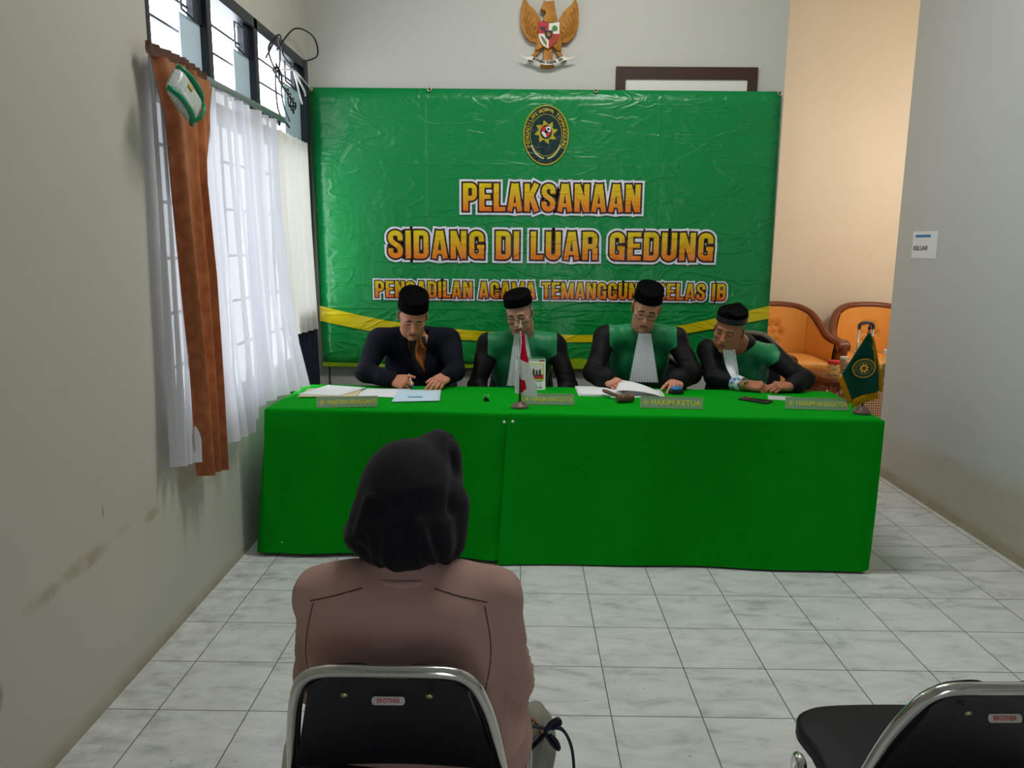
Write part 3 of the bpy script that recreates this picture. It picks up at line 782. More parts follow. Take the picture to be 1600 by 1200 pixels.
wpart('head', relief([(690, 35), (730, 45), (790, 45), (850, 30), (858, 100), (880, 210), (900, 350), (780, 380), (685, 340), (725, 215), (690, 185), (645, 160), (660, 130), (680, 90)], .048), m_gold, eg, auto=40)
wpart('tail', relief([(720, 740), (830, 740), (850, 960), (875, 1050), (780, 1078), (650, 1055), (690, 940)], .026), m_gold, eg, auto=40)
for q in ([(600, 770), (650, 800), (590, 880), (540, 950), (460, 950), (500, 880), (560, 830)], [(930, 770), (975, 810), (1010, 880), (1070, 930), (1040, 960), (980, 940), (900, 830)]):
    wpart('leg', relief(q, .024), m_gold, eg, auto=40)
m_red, m_white = mat('red enamel', 'b01020', .4), mat('white enamel', 'dcd9cc', .5)
m_blk = mat('black enamel', '121214', .4); m_grn = mat('green enamel', '3c7a18', .5)
SH = [(612, 352), (942, 368), (940, 560), (905, 660), (850, 725), (778, 775), (700, 735), (650, 680), (622, 600), (615, 545)]
def shq(x0, x1, z0, z1): return prism(gp([(min(max(a, x0), x1), min(max(b, z0), z1)) for a, b in SH]), yb-.044, yb-.030, 'xz')
wpart('shield', merge(shq(0, 776, 0, 546), shq(776, 2000, 546, 2000)), m_red, eg, smooth=False)
wpart('shield', merge(shq(776, 2000, 0, 546), shq(0, 776, 546, 2000)), m_white, eg, smooth=False)
wpart('shield_center', prism(gp([(705, 495), (840, 495), (838, 560), (815, 610), (775, 640), (735, 610), (712, 560)]), yb-.047, yb-.04, 'xz'), m_blk, eg, smooth=False)
STAR = [(775+(46 if i % 2 == 0 else 18)*math.sin(PI*i/5), 560-(46 if i % 2 == 0 else 18)*math.cos(PI*i/5)) for i in range(10)]
wpart('star', prism(gp(STAR), yb-.050, yb-.046, 'xz'), m_gold, eg, smooth=False)
wpart('shield_charge', prism(ground(gp([(865, 415), (910, 450), (905, 490), (870, 505), (830, 480), (825, 450)])), yb-.047, yb-.043, 'xz'), m_grn, eg, smooth=False)
wpart('shield_charge', prism(gp([(640, 420), (665, 450), (690, 430), (715, 450), (740, 410), (725, 470), (705, 500), (675, 498), (650, 470)]), yb-.047, yb-.043, 'xz'), m_blk, eg, smooth=False)
wpart('shield_charge', merge(prism(gp([(645, 580), (690, 600), (745, 680), (748, 735), (700, 690)]), yb-.047, yb-.043, 'xz')), mat('brown enamel', '7a6a3c', .5), eg, smooth=False)
wpart('shield_charge', tube([(x, yb-.045, z) for x, z in ground(gp([(800, 700), (815, 640), (880, 590), (885, 620), (860, 680), (815, 712)]))], .003, 5, True), m_gold, eg)
rb = band([(x, z) for x, z in gp([(345, 880), (430, 915), (530, 905), (640, 950), (770, 965), (900, 950), (1000, 905), (1100, 925), (1185, 900)])],
          [(x, z) for x, z in gp([(360, 905), (440, 950), (525, 968), (640, 1020), (770, 1038), (900, 1018), (1010, 972), (1100, 950), (1190, 920)])], yb-.050)
def thicken(g, d):
    v, f = g; n = len(v); m = n//2
    V = list(v)+[(a, b+d, c) for a, b, c in v]; F = list(f)+[tuple(i+n for i in q[::-1]) for q in f]
    rim = list(range(m))+list(range(n-1, m-1, -1))
    return V, F+[(a, a+n, b+n, b) for a, b in zip(rim, rim[1:]+rim[:1])]
wpart('ribbon', thicken(rb, .008), m_white, eg, smooth=False)
g = []
for i, ch in enumerate('BHINNEKA TUNGGAL IKA'):
    u = i/19; a = 545+u*440; b = 1000-((a-770)/225)**2*58 if True else 0
    x, z = gp([(a, b)])[0]; sl = -math.atan(2*58*(a-770)/225**2)
    if ch != ' ': g.append(xm(text_geo(ch, .024, (0, 0, 0), (PI/2, 0, 0), .0004, .0009, 'CENTER', .8), Matrix.Translation((x, yb-.0515, z)) @ Matrix.Rotation(sl, 4, 'Y')))
wpart('ribbon_lettering', merge(*g), m_blk, eg, smooth=False)
# ------------------------------------------------------------------ tables under green cloths
ZT = .745
def felt(name, col):
    t = NT(name); t.base(t.mix(t.noise(5, 4), tuple(q*.85 for q in lin(col)[:3]), tuple(q*1.12 for q in lin(col)[:3])))
    t.p.inputs['Roughness'].default_value = .85; t.p.inputs['Specular IOR Level'].default_value = .05
    t.bump(t.noise(420, 2), .15, .001); return t.m
m_felt = felt('green felt cloth', '039618')
def tablecloth(label, FL, FR, BR, BL, zt, floors, flare, seed, pinch=0):
    """cloth draped over a table: top corners (x,y); skirt falls to the heights in floors (front, right, back, left)"""
    rnd = random.Random(seed); ph = [rnd.uniform(0, 6.28) for _ in range(8)]
    C = [Vector(p) for p in (FL, FR, BR, BL)]; N = [36, 22, 24, 22]
    loop, nrm, side = [], [], []
    for s in range(4):
        a, b = C[s], C[(s+1) % 4]; d = (b-a).normalized(); nn = Vector((d.y, -d.x))
        for i in range(N[s]):
            u = i/N[s]; w = 0
            n2 = nn
            if i == 0:
                pd = (C[s]-C[s-1]).normalized(); n2 = (nn+Vector((pd.y, -pd.x)))
            loop.append(a.lerp(b, u)); nrm.append(n2); side.append((s, u))
    n = len(loop); V, F = [], []
    cx = sum((p.x for p in C))/4; cy = sum((p.y for p in C))/4
    rows = [(0, 0, .020), (0, 0, .006), (0, 0, 0)]
    # top rings
    for k, q in enumerate((.0, .45, .8, .955, .985)):
        for p in loop:
            x, y = cx+(p.x-cx)*q, cy+(p.y-cy)*q
            V.append((x, y, zt+.0012*math.sin(x*9+ph[0])*math.sin(y*11+ph[1])-(.002 if q > .98 else 0)))
    nr = 5
    steps = [(0.0, .008)]+[(t, None) for t in (.02, .06, .12, .2, .3, .42, .54, .66, .78, .88, .96, 1.0)]
    for t, _ in steps:
        for p, q, (s, u) in zip(loop, nrm, side):
            fl = floors[s] if isinstance(floors[s], (int, float)) else lerp(floors[s][0], floors[s][1], u)
            z = (zt-.008)+(fl-(zt-.008))*t
            out = flare[s]*t*(1.0 if u > 0 else .8)
            wob = (.012*math.sin(u*7+ph[s])+.007*math.sin(u*17+ph[s+4]+t*1.5))*t
            if s == 0 and pinch:      # cloth pulled to the pin at the right end of the front
                e = max(0, 1-abs((u-1)*2.2+t*.55)); wob += .016*math.sin((u*1.0+t*.6)*26)*max(0, u-.55)*2*t**.5
            if u == 0: out += .012*t
            V.append((p.x+q.x*(out+wob), p.y+q.y*(out+wob), z)); 
        nr += 1
    for r in range(nr-1):
        for i in range(n): F.append((r*n+i, (r+1)*n+i, (r+1)*n+(i+1) % n, r*n+(i+1) % n)[::1])
    F.append(tuple(range(n))) if False else None
    # merge the first ring into one centre point
    V = [(cx, cy, zt)]+V[n:]; G = []
    for i in range(n): G.append((0, 1+i, 1+(i+1) % n))
    for f in F:
        if min(f) >= n: G.append(tuple(i-n+1 for i in f))
    return V, G
g = tablecloth('', (-1.235, 1.292), (-.02, 1.236), (.01, 1.91), (-1.21, 1.93), ZT, ((.02, .022), .01, .01, (.01, .005)), (.012, .0, .0, .10), 3, 1)
c1 = solo('tablecloth', g, m_felt, 'green felt tablecloth over the left table, lower and wrinkled beside the window curtain', 'tablecloth', 'green tablecloths', auto=55)
g = tablecloth('', (-.068, 1.222), (1.668, 1.165), (1.700, 1.865), (-.05, 1.915), ZT+.0045, ((.008, .012), .012, .01, .012), (.012, -.02, .0, .015), 8)
c2 = solo('tablecloth', g, m_felt, 'green felt tablecloth over the long right table behind the seated robed men', 'tablecloth', 'green tablecloths', auto=55)
c2['label'] = 'green felt tablecloth over the long right table below the three green and black robes'
ZL, ZR = ZT+.0005, ZT+.0055
m_pin = mat('white pin head', 'e0e2dc', .4)
for x, y, z, lb in ((-.083, 1.226, .705, 'white pin at the left cloth end where the two tablecloths meet'), (-.043, 1.209, .712, 'white pin on the right cloth at its upper left corner'),
        (-1.17, 1.277, .075, 'white pin near the bottom left of the left tablecloth')):
    solo('pin', xf(lathe([(0, 0), (.005, .001), (.007, .005), (.005, .009), (0, .010)], 10), (x, y, z), (PI/2, 0, 0)), m_pin, lb, 'pin')
solo('pin', xf(lathe([(0, 0), (.005, .001), (.006, .004), (.004, .007), (0, .008)], 10), (1.665, 1.84, ZR)), m_pin, 'white pin on the far right corner of the right table top', 'pin')

# papers
def pap(name, pts, z, label, group=None, th=.0012, curl=0, m=None):
    """sheet on the table from four corners (near left, near right, far right, far left)"""
    P = [Vector((a, b, 0)) for a, b in pts]
    def f(u, v):
        p = P[0].lerp(P[1], u).lerp(P[3].lerp(P[2], u), v); return Vector((p.x, p.y, z+th+curl*(u**3)*.5+curl*.3*math.sin(u*5+v*3)**2))
    return solo(name, sheet(f, 10, 8, th), m or m_paper, label, 'paper', group)
m_manila = mat('cream card', 'd9c9a0', .7)
m_paperb = mat('pale blue paper', 'c4dcea', .7)
solo('folder', merge(box(-1.15, -.86, 1.555, 1.775, ZL, ZL+.004, .001), xf(box(-.145, .145, -.11, .11, .004, .008, .001), (-1.0, 1.66, ZL), (0, 0, .06))), m_manila, 'cream card folder at the left end of the table under white sheets', 'folder')
pap('document', [(-1.155, 1.585), (-.93, 1.545), (-.845, 1.78), (-1.06, 1.84)], ZL+.0085, 'white sheets lying on the cream folder at the left table end', 'papers', .004)
pap('document', [(-.96, 1.50), (-.88, 1.50), (-.835, 1.73), (-.93, 1.73)], ZL, 'loose white sheet showing to the right of the cream folder', 'papers', .0012)
pap('document', [(-.90, 1.60), (-.64, 1.56), (-.60, 1.80), (-.84, 1.80)], ZL+.002, 'white sheet under the left forearm of the writing man', 'papers', .0012)
d = pap('document', [(-.648, 1.44), (-.413, 1.482), (-.435, 1.77), (-.665, 1.76)], ZL+.0042, 'pale blue form in front of the writing man', 'papers', .0016, 0, m_paperb)
solo('rubber_stamp_mark', box(-.545, -.50, 1.585, 1.598, ZL+.0075, ZL+.0079), mat('cyan print', '2f9ad0', .6), 'x', 'x') if False else None
link('printed_mark', ([(-.045, -.06, .0035), (.03, -.05, .0035), (.03, -.03, .0035), (-.045, -.04, .0035)], [(0, 1, 2, 3)]), mat('cyan print', '2f9ad0', .6), d, smooth=False)
for k in range(3): pap('document', [(.297+.004*k, 1.635+.002*k), (.52, 1.62-.003*k), (.54+.003*k, 1.86), (.292, 1.865)], ZR+.004*k, ['lowest', 'middle', 'topmost'][k]+' white sheaf in the pile left of the reading man', 'papers', .0036)
pap('document', [(.46, 1.60), (.745, 1.625), (.76, 1.83), (.50, 1.86)], ZR+.0005, 'white sheet lying flat in front of the reading man beside the gavel', 'papers', .0014)
# sheets held up by the reading man
P = [Vector(p) for p in ((.490, 1.66, ZR+.028), (.735, 1.605, ZR+.006), (.735, 1.72, ZR+.008), (.535, 1.83, ZR+.055))]
solo('document', sheet(lambda u, v: P[0].lerp(P[1], u).lerp(P[3].lerp(P[2], u), v)+Vector((0, 0, .012*math.sin(u*PI))), 12, 8, .0012), m_paper, 'creamy white sheets lifted in the right hand of the reading man', 'paper', 'papers')
pap('document', [(1.27, 1.60), (1.39, 1.57), (1.42, 1.68), (1.30, 1.71)], ZR, 'small pale slip under the clasped hands of the rightmost man', 'papers', .001, 0, mat('grey paper', 'b9c1c0', .7))

# engraved name plates
m_plate = mat('grey green acrylic', '86a88c', .35, spec=.4)
m_plgold = mat('gold engraving', 'ecd93c', .4)
m_cleared = mat('pale acrylic edge', 'aeb878', .25)
def plate(text, A, B, zt, h, label, fs, sx=1):
    A, B = Vector(A), Vector(B); d = (B-A); L = d.length; rz = math.atan2(d.y, d.x); c = (A+B)/2
    t = thing('name_plate', label, 'name plate', (c.x, c.y, zt), rz, 'name plates')
    R = Matrix.Rotation(-.22, 4, 'X')
    link('plate', xm(merge(box(-L/2, L/2, -.003, .003, 0.001, h, .0008)), R), m_plate, t, smooth=False)
    link('foot', prism([(0.004, 0), (.06, 0), (.06, .003), (.016, .003), (.022, h*.8), (.019, h*.8)], -L/2+.01, L/2-.01, 'yz'), m_plate, t, smooth=False)
    w = .0028
    link('gold_border', xm(merge(box(-L/2, L/2, -.0038, -.0030, 0.001, w), box(-L/2, L/2, -.0038, -.003, h-w, h), box(-L/2, -L/2+w, -.0038, -.003, w, h-w), box(L/2-w, L/2, -.0038, -.003, w, h-w)), R), m_cleared, t, smooth=False)
    tg = text_geo(text, fs, (0, -.0036, h*.48), (PI/2, 0, 0), .0003, .0005, 'CENTER', sx)
    xs = [v[0] for v in tg[0]]; w0 = max(xs)-min(xs); k = (L*.80)/w0; mx = (max(xs)+min(xs))/2
    tg = [((x-mx)*k+L*.075, y, z) for x, y, z in tg[0]], tg[1]
    link('lettering', xm(tg, R), m_plgold, t, smooth=False)
    link('crest', xm(merge(ring(-L*.41, h*.5, .012, .014, .002, -.0036, 24), (lambda p: fpoly(p[::-1], -.0036))(sun_pts(-L*.41, h*.5, .008))), R), m_plgold, t, smooth=False)
plate('PANITERA PENGGANTI', (-.985, 1.300), (-.700, 1.345), ZL, .053, 'grey-green name plate lettered PANITERA PENGGANTI', .030)
plate('HAKIM ANGGOTA', (.002, 1.405), (.256, 1.405), ZR, .056, 'grey-green HAKIM ANGGOTA plate standing behind the red and white flag', .032)
plate('HAKIM KETUA', (.575, 1.362), (.870, 1.335), ZR, .058, 'grey-green name plate lettered HAKIM KETUA', .038)
plate('HAKIM ANGGOTA', (1.280, 1.372), (1.575, 1.342), ZR, .058, 'grey-green HAKIM ANGGOTA plate beside the green fringed pennant', .032)

# red and white table flag
m_stand = mat('brown varnished wood', '5a3a2a', .35, var=.2, vscale=20)
m_stand2 = mat('dull brown turned base', '6e554c', .35)
fl = thing('table_flag', 'small red and white table flag on a wooden stand at the table joint', 'flag', (-.011, 1.335, ZR), 0)
link('base', lathe([(0, 0), (.040, 0), (.043, .004), (.042, .010), (.034, .016), (.026, .020), (.024, .026), (.014, .030), (.008, .032), (0, .032)], 28), m_stand2, fl, auto=50)
link('pole', lathe([(0, .03), (.006, .03), (.0055, .2), (.005, .385), (0, .386)], 12), m_stand, fl)
link('finial', lathe([(0, .385), (.007, .386), (.009, .392), (.006, .398), (.003, .404), (.0045, .411), (.002, .420), (0, .428)], 14), mat('brass finial', 'cfc6a4', .4, .3), fl)
m_fw = cloth_mat('white flag satin', 'dfe2e4', .3, 1); m_fr = cloth_mat('red flag satin', 'd3123c', .25, 1)
def flagfold(u, v):       # hangs down from the pole in soft folds
    x = -.002+.085*u*(0.25+.75*v)-.022*v*u*(1-u)*3-.020*v*(1-u)
    return Vector((x+.006*math.sin(v*6+u*3), -.008-.010*math.sin(u*9+v*1.5)*v-.01*u, .375-.30*v-.03*u*(1-v*.3)))
fw, ff = sheet(flagfold, 24, 40)
redm = [(1 if ((q[0] % 25)/24 > .12+.35*((q[0]//25)/40) and (q[0]//25)/40 < .42 - .0*(q[0] % 25)/24 and (q[0]//25)/40 < .28+.42*((q[0] % 25)/24)) or (.30 < (q[0] % 25)/24 < .62 and .73 < (q[0]//25)/40 < .97-.5*abs((q[0] % 25)/24-.4)) else 0) for q in ff]
def pick(V, F, m, val):
    f = [q for q, k in zip(F, m) if k == val]; ids = sorted({i for q in f for i in q}); mp = {i: k for k, i in enumerate(ids)}
    return [V[i] for i in ids], [tuple(mp[i] for i in q) for q in f]
link('flag_cloth', pick(fw, ff, redm, 0), m_fw, fl); 
for part in (lambda q: (q[0]//25)/40 < .72, lambda q: (q[0]//25)/40 >= .72):
    link('red_stripe', pick(fw, ff, [1 if k and part(q) else 0 for q, k in zip(ff, redm)], 1), m_fr, fl)

# desk calendar
cl = thing('desk_calendar', 'standing desk calendar with a group photo page and green spiral binding', 'calendar', (.045, 1.80, ZR), .0)
R = Matrix.Rotation(-.28, 4, 'X')
link('page', xm(box(-.078, .082, -.002, .002, 0, .170), R), m_paper, cl, smooth=False)
link('back_leaf', xm(box(-.078, .082, -.002, .002, 0, .170), Matrix.Translation((0, .094, 0)) @ Matrix.Rotation(.28, 4, 'X')), m_grn, cl, smooth=False)
def cp(x0, x1, z0, z1, y=-.0028): return box(x0, x1, y-.0004, y, z0, z1)
link('photo_border', xm(cp(-.072, .076, .052, .146), R), mat('lime print', 'b9c81e', .5), cl, smooth=False)
link('photo', xm(cp(-.064, .070, .060, .140, -.0034), R), mat('pale photo print', 'c9c6bc', .5), cl, smooth=False)
link('photo_carpet', xm(cp(-.064, .070, .060, .084, -.0040), R), mat('red photo print', 'a8242c', .5), cl, smooth=False)
g = []
for i in range(7):
    x = -.050+i*.017; hgt = .028+.004*math.sin(i*2.1)
    g += [cp(x-.006, x+.006, .074, .074+hgt, -.0046), (lambda q: (q[0], q[1]))(prism([(x+.005*math.cos(a*PI/4), .078+hgt+.006*math.sin(a*PI/4)) for a in range(8)], -.005, -.0042))]
link('photo_figure', xm(merge(*g), R), mat('dark photo print', '32302e', .5), cl, smooth=False)
for q in ((-.072, .0, .044, .049), (.03, .066, .044, .048), (.035, .066, .010, .014)): link('page_band', xm(cp(*q), R), mat('green print', '3f8a2a', .5), cl, smooth=False)
g = []
for i in range(7):
    for j in range(4): g.append(cp(-.066+i*.0195, -.066+i*.0195+.007, .012+j*.007, .012+j*.007+.0035))
link('date_grid', xm(merge(*g), R), mat('grey print', '9c9c98', .6), cl, smooth=False)
link('page_mark', xm(merge(cp(.048, .078, .155, .163)), R), mat('red print', 'cc3a48', .5), cl, smooth=False)
g = [tube([(-.070+i*.0085, .047+.010*math.cos(a*PI/4), .163+.010*math.sin(a*PI/4)) for a in range(8)], .0017, 5, True) for i in range(18)]
link('spiral_binding', merge(*g), mat('green wire', '1f8a3c', .4), cl)

# binder clip
bc = thing('binder_clip', 'black binder clip lying on the green cloth in front of the writing man', 'clip', (-.180, 1.515, ZL), .2)
link('clip_body', prism([(-.012, 0), (.012, 0), (.014, .004), (.003, .017), (-.003, .017), (-.014, .004)], -.016, .016, 'xz', 0), mat('black clip steel', '141416', .3, .4), bc, smooth=False)
for s in (-1, 1): link('clip_handle', tube(smoothline([(s*.004, -.006, .016), (s*.008, -.009, .028), (s*.010, 0, .034), (s*.008, .009, .028), (s*.004, .006, .016)], 5), .0013, 6), mat('clip wire', 'b7bcbc', .25, .9), bc)

# gavel
m_gav = mat('walnut gavel wood', '6b4a38', .4, var=.25, vscale=30)
gv = thing('gavel', 'brown wooden gavel lying between the papers and the HAKIM KETUA plate', 'gavel', (.50, 1.52, ZR), 0)
prof = [(0, 0), (.020, 0), (.022, .004), (.022, .018), (.018, .022), (.020, .027), (.020, .060), (.018, .065), (.022, .069), (.022, .083), (.020, .087), (0, .087)]
hx = Matrix.Translation((-.025, -.045, .0225)) @ Matrix.Rotation(.30, 4, 'Z') @ Matrix.Rotation(PI/2, 4, 'Y')
link('gavel_head', xm(lathe(prof, 22), hx), m_gav, gv, auto=45)
hd = [(0, 0), (.006, 0), (.0075, .02), (.008, .06), (.0105, .12), (.010, .145), (.007, .15), (.010, .155), (.008, .165), (0, .167)]
link('gavel_handle', xm(lathe(hd, 14), Matrix.Translation((.012, -.03, .0225)) @ Matrix.Rotation(math.radians(123), 4, 'Z') @ Matrix.Rotation(PI/2-.06, 4, 'Y')), m_gav, gv)

# blue-topped stamp
sp = thing('desk_stamp', 'black stamp with a blue oval top under the reading man\'s hand', 'stamp', (.822, 1.735, ZR), .1)
link('stamp_base', xf(lathe([(0, 0), (.040, 0), (.042, .006), (.041, .018), (.034, .028), (0, .029)], 28), (0, 0, 0), (0, 0, 0), (1, .7, 1)), mat('black plastic', '17181c', .35), sp, auto=50)
link('stamp_top', xf(lathe([(0, .024), (.030, .026), (.031, .032), (.024, .038), (0, .041)], 28), (0, -.003, 0), (.15, 0, 0), (1, .68, 1)), mat('blue plastic', '1f78b8', .35), sp, auto=50)

# phone
ph_ = thing('phone', 'black smartphone lying on the cloth in front of the rightmost man', 'phone', (1.190, 1.555, ZR), -.75)
link('phone_body', box(-.078, .078, -.037, .037, 0, .009, .003, 3), mat('black phone case', '18181b', .4), ph_, auto=40)
link('phone_screen', box(-.073, .073, -.033, .033, .0091, .0096), mat('glossy phone glass', '3b2b2a', .08, spec=.6), ph_, smooth=False)

# green fringed pennant
pn = thing('pennant', 'green pennant with gold fringe and court seal at the right table end', 'flag', (1.612, 1.285, ZR), 0)
link('base', lathe([(0, 0), (.037, 0), (.040, .004), (.040, .010), (.034, .016), (.029, .026), (.024, .033), (.012, .038), (.005, .040), (0, .04)], 28), m_stand2, pn, auto=50)
link('pole', lathe([(0, .038), (.0045, .038), (.004, .40), (0, .401)], 10), mat('dark metal pole', '35332f', .35, .5), pn)
link('finial', lathe([(0, .40), (.006, .401), (.008, .408), (.004, .415), (.003, .422), (0, .425)], 12), mat('dark metal pole', '35332f', .35), pn)
m_gfl = cloth_mat('dark green satin', '0c4a38', .12, 1); m_fri = cloth_mat('gold fringe', 'c8920e', .1, 1)
Q = [(-.004, .385), (-.118, .190), (-.062, .070), (.062, .115), (.048, .225)]        # outline, x and z
def qb(u, v): # quad cloth: top point spreads out
    a = Vector((Q[0][0]-.006+.012*u, 0, Q[0][1])); l = Vector((lerp(Q[1][0], Q[2][0], max(0, v*2-1)), 0, 0))
    if v < .5: L = a.lerp(Vector((Q[1][0], 0, Q[1][1])), v*2); Rr = a.lerp(Vector((Q[4][0], 0, Q[4][1])), v*2)
    else: L = Vector((Q[1][0], 0, Q[1][1])).lerp(Vector((Q[2][0], 0, Q[2][1])), v*2-1); Rr = Vector((Q[4][0], 0, Q[4][1])).lerp(Vector((Q[3][0], 0, Q[3][1])), v*2-1)
    p = L.lerp(Rr, u); p.y = -.014-.012*math.sin(u*7+v*2)*v; return p
link('flag_cloth', sheet(qb, 24, 24, .001), m_gfl, pn)
def fringe(a, b, d, n=26):
    a, b = Vector((a[0], 0, a[1])), Vector((b[0], 0, b[1])); V, F = [], []
    def f(u, v): 
        p = a.lerp(b, u)+Vector(d)*v*(1+.06*math.sin(u*40)); uu = (p.x+.118)/.18; p.y = -.016-.012*math.sin(uu*5+1)*.8-.002*math.sin(u*n*3.14); return p
    return sheet(f, n*2, 2, .0015)
link('fringe', merge(fringe(Q[1], Q[2], (-.014, 0, -.030)), fringe(Q[2], Q[3], (.004, 0, -.040)), fringe(Q[3], Q[4], (.020, 0, -.008)), fringe(Q[4], (.008, .37), (.012, 0, 0))), m_fri, pn)
cw = Vector((pn.location.x-.022, pn.location.y-.030, ZR+.222))
m_seald = mat('dark green embroidery', '0d3c30', .7); m_sealg = mat('gold embroidery', 'b5901a', .6)
tilt = Matrix.Translation(cw) @ Matrix.Rotation(-.12, 4, 'Y') @ Matrix.Translation(-cw)
def ppart(n, g, m): wpart(n, xm(g, tilt), m, pn, smooth=False)
ppart('seal_disc', disc(cw.x, cw.z, .055, .046, cw.y), m_sealg)
ppart('seal_disc', disc(cw.x, cw.z, .049, .040, cw.y-.0006), m_seald)
ppart('seal_lettering', merge(*[disc(cw.x+.042*math.cos(a*.25-.3), cw.z+.034*math.sin(a*.25-.3), .0022, .002, cw.y-.001, 6) for a in range(16)], ring(cw.x, cw.z, .035, .028, .002, cw.y-.001)), m_sealg)
ppart('seal_sun', fpoly(sun_pts(cw.x, cw.z, .025)[::-1], cw.y-.0014), mat('bright gold embroidery', 'd8b21e', .6))
ppart('seal_center', disc(cw.x, cw.z, .0095, .0095, cw.y-.0018), mat('red embroidery', '6e2b30', .6))
link('tassel_cord', tube(smoothline([(0, -.006, .37), (.022, -.02, .30), (.034, -.028, .22)], 5), .002, 5), m_fri, pn)

# ------------------------------------------------------------------ steel chairs in front
m_chrome = mat('chrome steel', 'd2d0cc', .16, 1.0, bump=.05, bscale=60)
m_vinyl = mat('black vinyl seat', '12161d', .5, spec=.25, bump=.15, bscale=500)
m_panel = mat('black chair back panel', '1d1b20', .4)
def make_chair(label, loc, rz):
    t = thing('steel_chair', label, 'chair', loc, rz, 'steel chairs')
    # seat centre is the origin, sitter faces +Y
    hw = .185
    bk = [(-.238, .035, .02), (-.215, -.07, .44), (-.190, -.135, .62), (-.166, -.175, .715), (-.145, -.187, .748), (-.115, -.193, .762), (-.06, -.197, .766)]
    pth = [Vector(p) for p in bk]; pth += [Vector((-p.x, p.y, p.z)) for p in reversed(pth)]
    pth[0] = Vector((-.215, .19, .012)); pth[-1] = Vector((.215, .19, .012))
    pth.insert(1, Vector((-.212, -.0, .33))); pth.insert(len(pth)-1, Vector((.212, -.0, .33)))
    link('back_frame', tube(smoothline(pth, 8), .0135, 10, flat=.85), m_chrome, t)
    # back panel with a grip cut in its upper edge
    def edge_w(z): return lerp(.200, .148, min(1, max(0, (z-.50)/.21)))
    def yb_(z): return lerp(-.085, -.192, (z-.48)/.28)
    top = lambda x: .752-.030*max(0, (abs(x)-.10)/.05)**2-(.012*math.exp(-(x/.040)**4))
    def pf(u, v):
        x0 = (u*2-1); z = lerp(.50, top(x0*.148), v); x = x0*edge_w(z); return Vector((x, yb_(z)+.016*math.cos(x0*1.5)-.012, z))
    p = link('back_panel', sheet(pf, 28, 16, .012), m_panel, t, auto=50)
    pad = link('back_cushion', sheet(lambda u, v: pf(u, v)*1.0+Vector((0, .022+.02*(1-(2*u-1)**4)*(1-(2*v-1)**4), 0)), 20, 14, .012), m_vinyl, t)
    M = Matrix.Rotation(0.0, 4, 'X')
    for x in (-.078, .078):
        z = .714; y = pf(x/.148*.5+.5, .86).y
        link('rivet', xf(lathe([(0, 0), (.0075, .0005), (.006, .004), (0, .0052)], 14), (x, y-.011, z), (PI/2+.36, 0, 0)), mat('brass rivet', 'b0a585', .35, .9), t)
    by = pf(.5, .80).y-.0125
    bd = link('badge', xf(prism([(.026*c+.005*math.cos(a*PI/8)*1, .0075*math.sin(a*PI/8)) for c, r in ((1, range(-4, 5)), (-1, range(4, 13))) for a in r], -.0012, .0, 'xz'), (0, by, .694), (-.36, 0, 0)), mat('silver badge', 'c9c6c0', .3, .6), t, smooth=False)
    link('badge_lettering', xf(text_geo('BROTHER', .0115, (0, -.0016, 0), (PI/2, 0, 0), .0002, .0002, 'CENTER', .85), (0, by, .694), (-.36, 0, 0)), mat('red badge print', 'c0392b', .5), bd, smooth=False)
    # seat
    out = [(-.200, -.17), (.200, -.17), (.228, .08), (.232, .16), (.200, .212), (.11, .236), (-.11, .236), (-.200, .212), (-.232, .16), (-.228, .08)]
    link('seat', prism([(q.x, q.y) for q in smoothline([(a, b, 0) for a, b in out], 4, True)], .460, .425, 'xy', .014, 3), m_vinyl, t, auto=60)
    link('seat_frame', tube(smoothline([(-.19, -.15, .418), (-.21, .08, .418), (-.17, .19, .418), (.17, .19, .418), (.21, .08, .418), (.19, -.15, .418)], 6), .009, 8), m_chrome, t)
    for s in (-1, 1):
        link('leg', tube(smoothline([(s*.240, -.235, .012), (s*.250, -.12, .22), (s*.262, .025, .40), (s*.262, .055, .436), (s*.260, .085, .425), (s*.240, .115, .35), (s*.214, .04, .25)], 7), .011, 10), m_chrome, t)
        link('foot_cap', lathe([(0, 0), (.016, 0), (.016, .022), (.012, .026), (0, .026)], 12, (s*.240, -.237, 0)), m_panel, t)
        link('foot_cap', lathe([(0, 0), (.016, 0), (.016, .022), (.012, .026), (0, .026)], 12, (s*.215, .19, 0)), m_panel, t)
    link('stretcher', tube([(-.243, -.19, .10), (.243, -.19, .10)], .009, 8), m_chrome, t)
    return t
ch1 = make_chair('chrome framed black chair occupied by the woman in the brown blazer', (-.252, -.835, 0), 0)
ch2 = dup(ch1, (.864, -.862, 0), math.radians(1.5), 'empty chrome framed black chair at the lower right of the picture')
